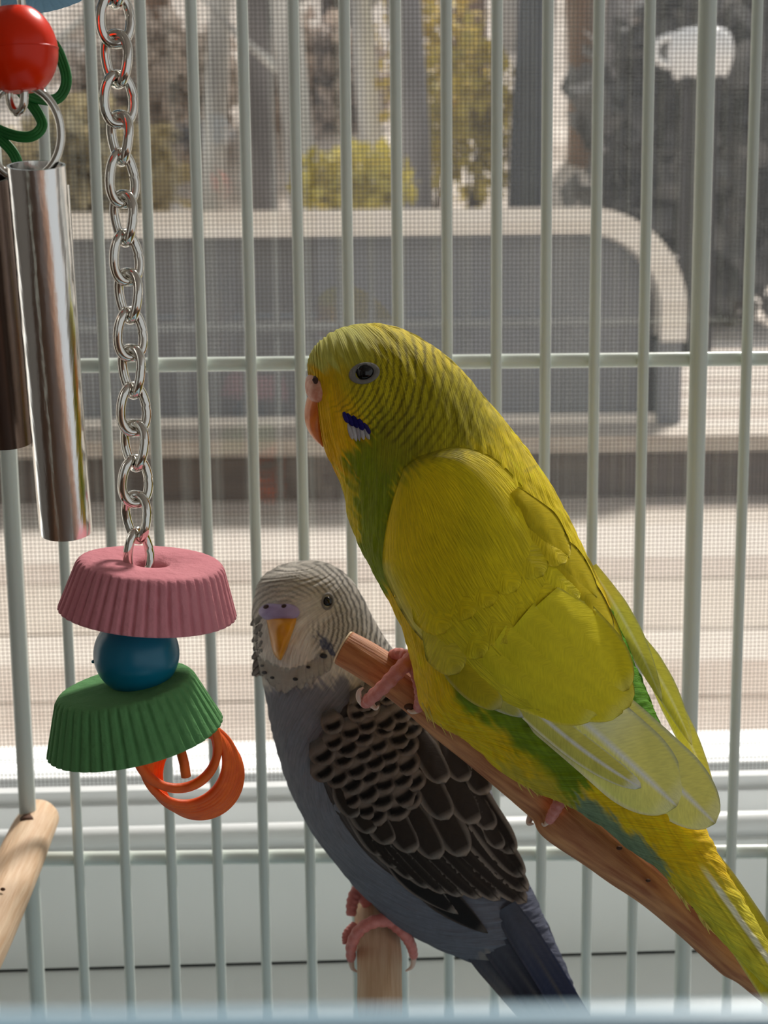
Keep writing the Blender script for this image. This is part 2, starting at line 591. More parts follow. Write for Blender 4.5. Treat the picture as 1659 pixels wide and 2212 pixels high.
def shrub(px, py, Y, r, tone, label, name='shrub', n=500, rz=None, tip=None):
    c = at(px, py, Y)
    rz = rz or r
    m1 = mat(name + '_leaf', tone, .7, noise=(5, .7, (1, 1, 1), tip or tuple(int(q * .65) for q in tone)), trans=.25)
    t = thing(name, (c[0], Y, c[2] - rz), label, 'shrub', 'shrubs behind the deck')
    d = rng.normal(size=(n, 3))
    d /= np.linalg.norm(d, axis=1)[:, None]
    P = c + d * np.array([r, r * .8, rz]) * (rng.random((n, 1)) ** .4) * (0.8 + .4 * rng.random((n, 1)))
    s = r * .11
    A = rng.normal(size=(n, 3))
    A /= np.linalg.norm(A, axis=1)[:, None]
    B = np.cross(A, rng.normal(size=(n, 3)))
    B /= np.linalg.norm(B, axis=1)[:, None]
    V = np.stack([P - A * s * 1.6, P + B * s, P + A * s * 1.6, P - B * s], 1).reshape(-1, 3)
    link('foliage', make_mesh('foliage', V, [np.arange(4 * n).reshape(-1, 4)]), m1, t, kind='stuff')
    st = MB()
    z0 = min(c[2] - rz * 1.05, DU + 6.2 * float(sm(6.5, 21, Y)))
    for k in range(6):
        e = P[k * 7]
        st.tube([(c[0] + k * .01, Y, z0 - .1), (c + e) / 2 - np.array([0, 0, rz * .4]), e], [.012, .008, .004], 5)
    st.build('stem', mat('stem', (86, 68, 54), .9), t)


YEL = (236, 220, 110)
shrub(765, 400, 6.6, .26, YEL, 'rounded yellow flowering shrub behind the bench', 'flowering_shrub', 420, .18)
shrub(930, 90, 9.5, .32, (232, 208, 110), 'tall yellow flowering shrub up on the hillside', 'flowering_shrub', 420, .7)
shrub(1015, 260, 8.8, .34, (206, 186, 84), 'yellow-brown flowering shrub between brown trunks', 'flowering_shrub', 420, .5)
shrub(1560, 300, 7.0, .62, (132, 130, 128), 'dark grey-green evergreen shrub behind the white pot', 'evergreen_shrub', 1600, .75, (44, 46, 46))
shrub(1390, 120, 12.4, .5, (196, 186, 178), 'grey-brown twiggy shrub on the hillside', 'twiggy_shrub', 900, .6)
shrub(330, 200, 10.2, .6, (216, 202, 190), 'brown twiggy shrub behind the chain', 'twiggy_shrub', 900, .5)
shrub(180, 380, 8.0, .5, (200, 186, 146), 'olive-brown dry shrub behind the chime tubes', 'twiggy_shrub', 900, .35)
shrub(700, 200, 11.0, .5, (206, 188, 174), 'brown shrub beneath the thick trunk', 'twiggy_shrub', 900, .5)

# low bench with a rounded, bent pale slab; a dark box puts in the shade below
YB = 2.92
bl = at(-160, 930, YB)
br = at(1478, 930, YB)
ztop, zbot = zt(452, YB), DU
xr, xl = br[0], bl[0]
bench = thing('patio_bench', ((xl + xr) / 2, YB + .25, DU), 'long patio bench with a pale rounded top slab over a dark box for its shade on the raised deck', 'bench')
th = .050
R = .20
prof_o = [(xl, ztop)]
prof_i = [(xl, ztop - th)]
for k in range(15):
    q = k / 14 * math.pi / 2
    prof_o.append((xr - R + R * math.sin(q), ztop - R + R * math.cos(q)))
    prof_i.append((xr - R + (R - th) * math.sin(q), ztop - R + (R - th) * math.cos(q)))
prof_o.append((xr, ztop - R - .06))
prof_i.append((xr - th, ztop - R - .06))
po = np.array(prof_o)
pi_ = np.array(prof_i)
k = len(po)
V = []
for yy in (YB, YB + .5):
    V += [(x, yy, z) for x, z in po] + [(x, yy, z) for x, z in pi_]
F = []
for j in range(k - 1):
    F += [[j, k + j, k + j + 1, j + 1], [2 * k + j, 2 * k + j + 1, 3 * k + j + 1, 3 * k + j], [j, j + 1, 2 * k + j + 1, 2 * k + j], [k + j, 3 * k + j, 3 * k + j + 1, k + j + 1]]
F += [[0, 2 * k, 3 * k, k], [k - 1, 2 * k - 1, 4 * k - 1, 3 * k - 1]]
M_slab = mat('pale_slab', (246, 242, 236), .35, noise=(6, .4, (.3, 6, 6), (200, 186, 170)))
MB().add(V, [F]).build('seat_slab', M_slab, bench, smooth=False)
M_dark = mat('dark_panel', (112, 118, 126), .35, noise=(5, .5, (1, 1, 1), (132, 136, 142)))
MB().box(xl + .02, xr - .06, YB + .08, YB + .46, DU + .012, ztop - th).build('body', M_dark, bench, smooth=False)  # dark box standing in for the shade under the slab
MB().box(xr - .05, xr - .004, YB + .02, YB + .48, DU, ztop - R - .05).build('leg', M_dark, bench, smooth=False)
MB().box(xl, xl + .05, YB + .02, YB + .48, DU, ztop - th).build('leg', M_dark, bench, smooth=False)
MB().box(xl + .05, xr - .05, YB + .03, YB + .07, DU, DU + .018).build('foot_rail', M_slab, bench, smooth=False)

# white pot on a dark post
pc = at(1512, 172, 5.0)
pot = thing('garden_pot', (pc[0], 5.0, pc[2]), 'bright white rounded pot with a side handle on a dark post', 'pot')
prof = np.array([(0, 0), (.072, 0), (.090, .02), (.105, .07), (.103, .11), (.088, .145), (.06, .158), (.0, .160)])
pr = catmull(prof, 30)
aa = np.linspace(0, 2 * math.pi, 32, endpoint=False)
V = np.stack([pc[0] + np.maximum(pr[:, :1], 0) * np.cos(aa), 5.0 + np.maximum(pr[:, :1], 0) * np.sin(aa), pc[2] + pr[:, 1:] + 0 * aa], -1).reshape(-1, 3)
M_pot = mat('white_glaze', (252, 252, 252), .15)
link('body', make_mesh('pot', V, [grid_faces(30, 32, True)]), M_pot, pot)
q = np.linspace(-.35, math.pi + .35, 16)
MB().tube(np.stack([pc[0] - .095 - .055 * np.sin(q), 5.0 + 0 * q, pc[2] + .09 + .045 * np.cos(q)], 1), .012, 10).build('handle', M_pot, pot)
M_post = mat('dark_post', (50, 48, 48), .7)
post = thing('garden_post', (pc[0], 5.0, DU - .03), 'dark wooden garden post carrying the white pot', 'post')
MB().box(pc[0] - .05, pc[0] + .05, 4.95, 5.05, DU - .05, pc[2] - .02).build('shaft', M_post, post, smooth=False)
MB().box(pc[0] - .07, pc[0] + .07, 4.93, 5.07, pc[2] - .02, pc[2]).build('cap', M_post, post, smooth=False)

# ------------------------------------------------------------------ cage
cage = thing('bird_cage', (0, .23, CZ - .27), 'pale grey wire bird cage with a glossy bar back wall', 'cage')
ZB, ZT = CZ - .262, CZ + .17
bars = []
for k in range(-8, 16):
    px = 412 + 110.3 * k
    thick = k in (-4, 10)
    if k == 10:
        px = 1529
    if k == 11:
        px = 1637
    x = float(at(px, 0, YW)[0])
    if k == -4:
        x -= .0006
    bars.append((x, thick))
shared = {}
for x, thick in bars:
    r = .0023 if thick else .00142
    if thick not in shared:
        zz = np.linspace(ZB, ZT, 30)
        me = MB().tube(np.stack([0 * zz, 0 * zz, zz - ZB], 1), r, 12).mesh('bar')
        me.materials.append(M_cage)
        shared[thick] = me
    o = bpy.data.objects.new('bar', shared[thick])
    C.objects.link(o)
    o.parent = cage
    o.location = (x, YW - cage.location.y, ZB - cage.location.z)
x0, x1 = bars[0][0] - .012, bars[-1][0] + .012
for py, r in ((783, .0019), (1848, .0020)):
    z = zt(py, YW + .003)
    MB().tube([(x, YW + .0030, z) for x in np.linspace(x0, x1, 30)], r, 14).build('crossbar', M_cage, cage)
YF = 0.062
zf = zt(2236, YF)
for yy in (YW, YF):
    for x in (x0, x1):
        MB().tube([(x, yy, z) for z in np.linspace(ZB, ZT, 8)], .0025, 12).build('corner_post', M_cage, cage)
    MB().tube([(x, yy, ZB) for x in np.linspace(x0, x1, 20)], .0025, 12).build('base_rail', M_cage, cage)
for x in (x0, x1):
    for z in (ZB, ZT):
        MB().tube([(x, yy, z) for yy in np.linspace(YF, YW, 8)], .0022, 12).build('side_rail', M_cage, cage)
MB().tube([(x, YF, zf) for x in np.linspace(x0, x1, 30)], .0012, 14).build('front_rail', M_rail, cage)
tray = MB()
tray.box(x0 - .004, x1 + .004, YF - .004, YW + .0035, ZB - .03, ZB - .0265)
for a0, a1, b0, b1 in ((x0 - .004, x0 - .002, YF - .004, YW + .0035), (x1 + .002, x1 + .004, YF - .004, YW + .0035),
                       (x0 - .004, x1 + .004, YF - .004, YF - .002), (x0 - .004, x1 + .004, YW + .0025, YW + .0035)):
    tray.box(a0, a1, b0, b1, ZB - .0265, ZB + .003)
tray.build('tray', mat('tray_plastic', (150, 178, 190), .4), cage, smooth=False)


# ------------------------------------------------------------------ perches
def px_line(pts):
    """rows of (px, py, Y)"""
    p = np.asarray(pts, float)
    return at(p[:, 0], p[:, 1], p[:, 2])


def perch(name, label, pts, n, mt, jitter=.0004, knobs=(), group=None, attach=None):
    q = catmull(pts, n)
    P = at(q[:, 0], q[:, 1], q[:, 2])
    R = q[:, 3] / FPX * q[:, 2] * 1.0
    m = 40
    mb = MB().tube(P, R, m, caps=True)
    V = mb.V[0]
    c = np.repeat(P, m, 0)
    s = np.repeat(np.arange(n), m) * .12
    an = np.tile(np.arange(m) / m * 2 * math.pi, n)
    V2 = V + (V - c) * (.06 * (vnoise(s * 1.3, 3 * np.cos(an) + 7) + vnoise(s * 1.3, 3 * np.sin(an) + 17) - 1))[:, None]
    mb.V[0] = V2
    t = thing(name, tuple(P[-1] if attach is None else attach), label, 'perch', group)
    arc = np.concatenate([[0], np.cumsum(np.linalg.norm(np.diff(P, axis=0), axis=1))]) / MM
    fuv = np.stack([np.repeat(arc, m), np.abs(np.tile(np.arange(m) / m * 2 - 1, n)) * 18 + np.repeat(arc, m) * .04], 1)
    link('branch', make_mesh('branch', V2, [np.vstack(f_) for f_ in mb.F.values()], None, fuv), mt, t)
    # pale cut end
    ax = P[0] - P[1]
    ax /= np.linalg.norm(ax)
    ring = V2[:m]
    cap = np.vstack([P[0] + ax * .0004, ring * .97 + P[0] * .03 + ax * .0004, ring + ax * .00005])
    f3 = np.array([[0, 1 + (j + 1) % m, 1 + j] for j in range(m)])
    f4 = np.array([[1 + j, 1 + (j + 1) % m, 1 + m + (j + 1) % m, 1 + m + j] for j in range(m)])
    link('cut_end', make_mesh('cut_end', cap, [f3, f4], smooth=False), M_woodend, t)
    for kx, ky, Y, r, depth in knobs:
        kc = at(kx, ky, Y)
        aa = np.linspace(0, 2 * math.pi, 16, endpoint=False)
        rr = r / FPX * Y
        dn = -(ray(kx, ky) / np.linalg.norm(ray(kx, ky)))
        V = [kc + dn * depth * MM]
        for fr_, dd in ((.5, .9), (1, .1)):
            for b in aa:
                V.append(kc + rr * fr_ * (math.cos(b) * CR * 1.2 + math.sin(b) * CD * .8) + dn * depth * MM * dd)
        f3 = np.array([[0, 1 + j, 1 + (j + 1) % 16] for j in range(16)])
        f4 = np.array([[1 + j, 17 + j, 17 + (j + 1) % 16, 1 + (j + 1) % 16] for j in range(16)])
        link('knot', make_mesh('knot', V, [f3, f4]), M_knot, t)
    return t


YP = .294
PERCH_Y = [(744, 1399, YP + .0045, 40), (800, 1432, YP + .003, 42), (880, 1487, YP + .001, 43), (960, 1552, YP, 46), (1050, 1622, YP + .001, 49),
           (1130, 1687, YP + .001, 51), (1182, 1730, YP + .001, 53), (1216, 1760, YP, 68), (1290, 1818, YP - .001, 62), (1380, 1885, YP - .001, 55), (1470, 1960, YP, 52),
           (1545, 2030, YP, 48), (1592, 2066, YP, 54), (1625, 2098, YP, 42), (1680, 2145, YP, 40), (1800, 2250, YP + .002, 40), (1990, 2420, YP + .004, 40)]
ty = perch('branch_perch', 'thick reddish-brown branch perch under the yellow budgerigar', PERCH_Y, 130, M_wood,
           knobs=[(884, 1527, YP - .0042, 10, .5), (1503, 1957, YP - .0066, 9, .5), (1400, 1902, YP - .0068, 5, .4), (1338, 1832, YP - .0072, 6, .4)])
YPG = .337
perch('branch_perch', 'upright rounded branch perch gripped by the grey budgerigar',
      [(806, 1950, YPG + .012, 46), (812, 1990, YPG + .006, 50), (818, 2060, YPG - .003, 52), (821, 2140, YPG - .012, 53), (822, 2230, YPG - .02, 54), (822, 2420, YPG - .04, 56)], 60, M_wood2)
# notched perch clipped to the back wall
pl = perch('dowel_perch', 'pale notched wooden perch clipped onto a thick cage bar',
           [(86, 1766, .3875, 44), (68, 1800, .3775, 49), (30, 1888, .357, 54), (-22, 2010, .333, 58), (-90, 2150, .310, 62), (-200, 2370, .28, 68)], 60, M_wood2,
           knobs=[(6, 1921, .339, 5, .3)])
MB().tube(px_line([(59, 1778, .3760), (60, 1782, .3745), (60, 1786, .3735)]), .0026, 10).build('notch', M_knot, pl)

# ------------------------------------------------------------------ bird engine
class Bird:
    def __init__(s, name, label, stations, Ymid, tilt, N, M, colorfn, expo=2.15):
        st = np.asarray(stations, float)
        q = catmull(st, N)
        q[:, 4] = np.maximum(q[:, 4], .3)
        s.Ymid = Ymid
        YL = np.array([Ymid(a, b) for a, b in zip((q[:, 0] + q[:, 2]) / 2, (q[:, 1] + q[:, 3]) / 2)])
        Fw = at(q[:, 0], q[:, 1], YL)
        Bw = at(q[:, 2], q[:, 3], YL)
        c = (Fw + Bw) / 2
        A = (Bw - Fw) / 2
        D = np.array([math.sin(tilt), math.cos(tilt), 0])
        th = np.linspace(0, 2 * math.pi, M, endpoint=False)
        ct, stn = np.cos(th), np.sin(th)
        e = 2 / expo
        ct2, st2 = np.sign(ct) * np.abs(ct) ** e, np.sign(stn) * np.abs(stn) ** e
        V = c[:, None] + ct2[None, :, None] * A[:, None] + (st2[None, :, None] * (q[:, 4] * MM)[:, None, None]) * D
        V = V.reshape(-1, 3)
        px, py = proj(V)
        cx = (q[:, 0] + q[:, 2]) / 2
        cy = (q[:, 1] + q[:, 3]) / 2
        fx = (cx[:, None] + ct[None] * ((q[:, 2] - q[:, 0]) / 2)[:, None]).ravel()
        fy = (cy[:, None] + ct[None] * ((q[:, 3] - q[:, 1]) / 2)[:, None]).ravel()
        near = np.tile(sm(-.05, .1, -stn), N)
        X, Y = px * near + fx * (1 - near), py * near + fy * (1 - near)
        arc = np.concatenate([[0], np.cumsum(np.linalg.norm(np.diff(c, axis=0), axis=1))]) / MM
        fuv = np.stack([np.repeat(arc, M), np.tile(th, N) * np.repeat((np.linalg.norm(A, axis=1) / MM + q[:, 4]) / 2, M)], 1)
        # soft, slightly ruffled surface
        nrm = V - np.repeat(c, M, 0)
        nrm /= np.linalg.norm(nrm, axis=1)[:, None] + 1e-9
        ruff = (vnoise(fuv[:, 0] * .35, fuv[:, 1] * .6, 3) - .5) * .5 + (vnoise(fuv[:, 0] * .9, fuv[:, 1] * 2.2, 5) - .5) * .22
        V = V + nrm * (ruff * MM)[:, None]
        col = colorfn(X, Y, near)
        faces = [grid_faces(N, M, True)]
        V = np.vstack([V, c[:1], c[-1:]])
        col = np.vstack([col, col[:1], col[-1:]])
        fuv = np.vstack([fuv, fuv[:1], fuv[-1:]])
        j = np.arange(M)
        n0 = N * M
        faces.append(np.stack([np.full(M, n0), (j + 1) % M, j], -1))
        faces.append(np.stack([np.full(M, n0 + 1), (N - 1) * M + j, (N - 1) * M + (j + 1) % M], -1))
        lo = V[:, 2].min()
        s.root = thing(name, (float(c[N // 2][0]), float(c[N // 2][1]), float(lo)), label, 'bird')
        me = make_mesh('body', V, faces, col, fuv)
        s.body = link('body', me, M_plume, s.root)
        # coarse tree for draping
        sn, sm_ = 4, 4
        Vr = V[:N * M].reshape(N, M, 3)[::sn, ::sm_]
        nn, mm = Vr.shape[:2]
        s.bvh = BVHTree.FromPolygons([Vector(v) for v in Vr.reshape(-1, 3)], [tuple(int(a) for a in f) for f in grid_faces(nn, mm, True)])

    def hit(s, px, py):
        d = ray(px, py)
        h = s.bvh.ray_cast(Vector(CAM), Vector(d).normalized())
        return h

    def drape(s, px, py, off, fall=None, maxY=None):
        """pixel grid -> points lying off (mm) above the body; fall(px,py) gives Y where the body is missed"""
        shp = np.shape(px)
        out = np.zeros(shp + (3,))
        off = np.broadcast_to(off, shp)
        for ix in np.ndindex(shp):
            d = ray(px[ix], py[ix])
            L = np.linalg.norm(d)
            h = s.bvh.ray_cast(Vector(CAM), Vector(d / L))
            Yv = None
            if h[0] is not None:
                Yv = h[0].y
                if fall is not None:
                    Yv = min(Yv, fall(px[ix], py[ix]))
            else:
                Yv = fall(px[ix], py[ix]) if fall is not None else s.Ymid(px[ix], py[ix])
            p = CAM + d * (Yv / d[1])
            out[ix] = p - d / L * off[ix] * MM
        return out

    def feather(s, base, tip, width, off=(.2, .8), bend=0.0, color=None, name='feather', nu=18, nv=11, tipr=.4, fall=None, parent=None,
                root=.55, skew=0.0, thick=.16, camber=.35, point=2.0, plane=None, mt=None):
        base, tip = np.array(base, float), np.array(tip, float)
        L = np.linalg.norm(tip - base)
        d = (tip - base) / L
        n = np.array([-d[1], d[0]])
        u = np.linspace(0, 1, nu) ** .85
        v = np.linspace(-1, 1, nv)
        c0 = 1 - tipr
        sh = np.minimum(1, root + u * 1.3)
        k = np.clip((u - c0) / (1 - c0), 0, 1)
        sh = sh * (1 - k ** point) ** (1 / point) if point > 1 else sh * (1 - k)
        sh = np.maximum(sh, .02)
        cen = base + np.outer(u, tip - base) + np.outer(bend * 4 * u * (1 - u), n)
        px = cen[:, 0][:, None] + n[0] * width / 2 * sh[:, None] * v[None] - d[0] * (np.abs(v) ** 2 * skew)[None]
        py = cen[:, 1][:, None] + n[1] * width / 2 * sh[:, None] * v[None] - d[1] * (np.abs(v) ** 2 * skew)[None]
        o_ = (off[0] + (off[1] - off[0]) * u)[:, None] + camber * (1 - v ** 2)[None] - camber
        if plane is not None:
            Yv = np.array([[plane(a, b) for a, b in zip(r1, r2)] for r1, r2 in zip(px, py)])
            P = at(px, py, Yv)
            dd = ray(px, py)
            P = P - dd / np.linalg.norm(dd, axis=-1)[..., None] * (o_ * MM)[..., None]
        else:
            P = s.drape(px, py, o_, fall)
        P = P.reshape(-1, 3)
        dd = P - CAM
        dd /= np.linalg.norm(dd, axis=1)[:, None]
        V = np.vstack([P, P + dd * thick * MM])
        U, Vv = np.meshgrid(u, v, indexing='ij')
        col = color(U.ravel(), Vv.ravel())
        col = np.vstack([col, col])
        mmpx = MM / (s.Ymid(*base) / FPX) 
        fu = np.stack([(np.abs(Vv) * width * .5 + U * L * .6).ravel() / mmpx, (U * L - np.abs(Vv) * width * .35).ravel() / mmpx * .6], 1)
        fu = np.vstack([fu, fu])
        nq = nu * nv
        F = [grid_faces(nu, nv), grid_faces(nu, nv, base=nq)[:, ::-1]]
        rim = np.concatenate([np.arange(nv), nv * np.arange(1, nu) + nv - 1, (nu - 1) * nv + np.arange(nv - 2, -1, -1), nv * np.arange(nu - 2, 0, -1)])
        r2 = np.roll(rim, -1)
        F.append(np.stack([rim, r2, r2 + nq, rim + nq], -1))
        return link(name, make_mesh(name, V, F, col, fu), mt or M_feather, parent or s.root)

    def patch(s, name, c, rx, ry, ang, bulge, mt, inner=0.0, off=.15, nr=10, na=40, power=2.0, shape=None, parent=None, fall=None):
        a = np.linspace(0, 2 * math.pi, na, endpoint=False)
        r = np.linspace(inner, 1, nr)
        R, A = np.meshgrid(r, a, indexing='ij')
        sc = shape(A) if shape is not None else 1.0
        ex, ey = R * np.cos(A) * rx * sc, R * np.sin(A) * ry * sc
        ca, sa = math.cos(ang), math.sin(ang)
        px, py = c[0] + ex * ca - ey * sa, c[1] + ex * sa + ey * ca
        if inner > 0:
            h = bulge * np.sqrt(np.clip(1 - ((R - (inner + 1) / 2) / ((1 - inner) / 2)) ** 2, 0, 1))
        else:
            h = bulge * np.clip(1 - R ** power, 0, 1) ** .5
        P = s.drape(px, py, h + off - .5 * (R >= 1), fall)
        V = P.reshape(-1, 3)
        F = [grid_faces(nr, na, True)]
        return link(name, make_mesh(name, V, F), mt, parent or s.root)

    def eye(s, c, rpx, sink=.45, parent=None):
        h = s.hit(*c)
        p = np.array(h[0])
        n = np.array(h[1])
        if n[1] > 0:
            n = -n
        r = rpx / FPX * p[1]
        cc = p - n * r * sink
        a = np.linspace(0, math.pi, 16)
        b = np.linspace(0, 2 * math.pi, 28, endpoint=False)
        V = np.stack([np.sin(a)[:, None] * np.cos(b), np.sin(a)[:, None] * np.sin(b), np.cos(a)[:, None] + 0 * b], -1).reshape(-1, 3) * r + cc
        return link('eye', make_mesh('eye', V, [grid_faces(16, 28, True)]), M_eye, parent or s.root)

    def tubepart(s, name, pts, mt, m=12, parent=None, flat=1.0):
        """rows of (px, py, Y, radius px)"""
        q = catmull(pts, max(10, len(pts) * 6))
        P = at(q[:, 0], q[:, 1], q[:, 2])
        return MB().tube(P, np.maximum(q[:, 3], .4) / FPX * q[:, 2], m, flat).build(name, mt, parent or s.root)

    def toe(s, pts, claw, parent=None):
        q = catmull(pts, 40)
        P = at(q[:, 0], q[:, 1], q[:, 2])
        R = q[:, 3] / FPX * q[:, 2]
        R = R * (1 + .07 * np.sin(np.arange(40) * 1.25))
        t = MB().tube(P, R, 14).build('toe', M_skin, parent or s.root)
        if claw:
            s.tubepart('claw', claw, M_claw, 10, t)
        return t


# ------------------------------------------------------------------ yellow budgerigar
YY = .290


def ymY(px, py):
    s = np.clip(((px - 700) * .6 + (py - 850) * .8) / 1500, 0, 1.4)
    return YY - .012 * s


YST = [(690, 866, 666, 804, 2.5), (702, 900, 669, 771, 5.6), (706, 935, 685, 743, 8.0), (706, 962, 711, 721, 10.2), (714, 988, 750, 705, 12.0),
       (727, 1012, 802, 699, 13.3), (738, 1036, 860, 708, 14.0), (746, 1063, 915, 736, 14.6), (752, 1094, 963, 769, 15.3), (760, 1125, 1005, 809, 16.3),
       (772, 1156, 1044, 857, 17.6), (791, 1197, 1084, 905, 19.0), (818, 1243, 1122, 953, 20.5), (846, 1293, 1158, 1000, 21.8), (868, 1340, 1194, 1056, 22.8),
       (886, 1395, 1228, 1121, 23.2), (899, 1455, 1262, 1190, 23.2), (912, 1512, 1296, 1262, 22.6), (945, 1546, 1328, 1330, 21.4), (1003, 1580, 1356, 1398, 19.6),
       (1068, 1640, 1384, 1464, 17.4), (1148, 1692, 1411, 1530, 15.2), (1220, 1724, 1440, 1596, 13.0), (1285, 1766, 1474, 1670, 10.8), (1350, 1820, 1508, 1750, 9),
       (1410, 1864, 1536, 1812, 7.6), (1468, 1926, 1566, 1872, 6.6), (1520, 1984, 1598, 1928, 5.8), (1586, 2056, 1640, 2000, 5.0), (1652, 2126, 1688, 2078, 4.0), (1722, 2200, 1748, 2160, 2.8), (1790, 2275, 1802, 2260, 1)]
cY, cYw, cFore, cFace, cGreen, cOlive, cBelly, cRump, cTeal = [lin(c) for c in (
    (250, 222, 14), (240, 220, 40), (226, 222, 104), (252, 200, 4), (126, 150, 6), (104, 94, 8), (252, 208, 2), (98, 162, 12), (136, 156, 118))]


def colY(x, y, near):
    n1 = vnoise(x / 26, y / 26) - .5
    n2 = vnoise(x / 9, y / 9, 4) - .5
    al, ac = x * .6 + y * .8, x * .8 - y * .6
    stk = vnoise(ac / 4.2, al / 46, 61) - .5
    xx, yy = x + 22 * n1 + 8 * n2 + 38 * stk, y + 22 * vnoise(x / 26, y / 26, 9) - 11 + 52 * stk
    c = np.tile(cY, (len(x), 1))
    c = mix(c, cFore, (1 - sm(60, 125, np.hypot(xx - 715, (yy - 745) * 1.05))))
    c = mix(c, cFace, sm(770, 810, yy) * (1 - sm(735, 800, xx)) * (1 - sm(985, 1040, yy)))
    c = mix(c, cFace, (1 - sm(40, 90, segdist(xx, yy, [(700, 900), (745, 985), (760, 1010)]))))
    # green breast and olive nape
    c = mix(c, cGreen, (1 - sm(45, 92, segdist(xx, yy, [(845, 965), (795, 1060), (790, 1130), (815, 1215), (835, 1240)]))) * .95)
    c = mix(c, lin((158, 150, 18)), (1 - sm(45, 120, segdist(xx, yy, [(960, 900), (880, 945)]))) * .8)
    c = mix(c, lin((186, 174, 24)), (1 - sm(60, 130, segdist(xx, yy, [(820, 800), (900, 860), (980, 900)]))) * .7)
    edge = segdist(xx, yy, [(735, 1030), (752, 1095), (765, 1140)])
    c = mix(c, cY, (1 - sm(4, 26, edge)) * .7)
    c = mix(c, cBelly, sm(1250, 1300, yy))
    c = mix(c, lin((212, 190, 60)), (1 - sm(6, 40, segdist(xx, yy, [(1100, 1670), (1160, 1705), (1230, 1728)]))) * .7)
    c = mix(c, cGreen, (1 - sm(26, 58, segdist(xx, yy, [(1020, 1490), (1100, 1545), (1190, 1625), (1235, 1678)]))))
    c = mix(c, cTeal, (1 - sm(16, 34, segdist(xx, yy, [(1262, 1745), (1340, 1812), (1400, 1858), (1430, 1890)]))))
    c = mix(c, cRump, (1 - sm(36, 62, segdist(xx, yy, [(1335, 1380), (1390, 1500), (1440, 1600)]))))
    c = mix(c, lin((236, 222, 60)), sm(1850, 1980, yy))
    tl = (x - 1540) * .80 - (y - 1950) * .60
    c = mix(c, lin((204, 190, 40)), sm(.55, .8, vnoise(tl / 5.5, y / 200, 77)) * sm(1830, 1950, yy) * .7)
    c = mix(c, lin((250, 246, 210)), (1 - sm(3, 9, np.abs(tl - 26 + (y - 1950) * .03))) * sm(1860, 1920, y))
    # fine dark barring of cheek, crown and nape
    cx, cy = 672, 792
    r = np.hypot(x - cx, (y - cy) * 1.03)
    ang = np.arctan2(y - cy, x - cx)
    lam = 12.4 + 2.0 * sm(150, 330, r)
    wob = r + 5 * (vnoise(ang * 9, r / 40, 2) - .5) + 2.0 * (vnoise(ang * 42, r / 14, 8) - .5)
    w = np.sin(2 * math.pi * wob / lam)
    bar = sm(-.1, .95, w)
    brk = sm(.15, .5, vnoise(ang * 46, r / 7, 6))
    msk = sm(78, 112, r) * (1 - sm(360, 430, r))
    low = (x - 720) * .52 + 888          # cheek boundary line, plain mask below it
    msk = msk * (1 - sm(low - 14, low + 16, y) * (1 - sm(905, 985, x)) )
    msk = msk * (1 - .75 * (1 - sm(50, 92, np.hypot(x - 735, y - 748))))
    msk = msk * (1 - .55 * (1 - sm(720, 760, y)))
    msk = msk * (.35 + .65 * sm(700, 800, x))
    c = mix(c, cOlive, bar * msk * (.52 + .36 * brk) * (1 - .45 * sm(230, 330, r)))
    # faint scallops on mantle
    mant = segdist(x, y, [(1085, 960), (1140, 1030), (1200, 1130), (1260, 1240), (1320, 1350)])
    sc = sm(.75, .98, np.sin((x * .5 + y * .87) / 11 + 5 * n1)) * (1 - sm(28, 62, mant)) * sm(.45, .7, vnoise(x / 30, y / 22, 12))
    c = mix(c, lin((168, 150, 40)), sc * .45)
    bk_ = sm(820, 980, x) * sm(760, 900, y)
    fl_ = x * .83 - y * .56
    fl2 = x * .56 + y * .83
    fine = (vnoise(x / 3.0, y / 7.0, 21) - .5) * (1 - bk_) + (vnoise(fl_ / 3.6 + 1.5 * n1, fl2 / 34, 22) - .5) * bk_ * 2.0
    return c * (1 + .10 * n1 + .06 * n2 + .17 * fine)[:, None]


yb = Bird('budgerigar', 'bright yellow and green budgerigar standing side-on on the thick branch', YST, ymY, math.radians(7), 560, 400, colY)

# beak, cere, eye of the yellow bird
hy = ymY(690, 850)


def loftpart(bird, name, rows, mt, parent=None, M=28, N=40):
    """rows: (ax, ay, bx, by, halfdepth mm, Y)"""
    q = catmull(rows, N)
    A0 = at(q[:, 0], q[:, 1], q[:, 5])
    B0 = at(q[:, 2], q[:, 3], q[:, 5])
    c, A = (A0 + B0) / 2, (B0 - A0) / 2
    th = np.linspace(0, 2 * math.pi, M, endpoint=False)
    V = c[:, None] + np.cos(th)[None, :, None] * A[:, None] + np.sin(th)[None, :, None] * np.maximum(q[:, 4], .05)[:, None, None] * MM * np.array([0, 1.0, 0])
    n0 = N * M
    V = np.vstack([V.reshape(-1, 3), c[:1], c[-1:]])
    j = np.arange(M)
    F = [grid_faces(N, M, True), np.stack([np.full(M, n0), (j + 1) % M, j], -1), np.stack([np.full(M, n0 + 1), (N - 1) * M + j, (N - 1) * M + (j + 1) % M], -1)]
    return link(name, make_mesh(name, V, F), mt, parent or bird.root)


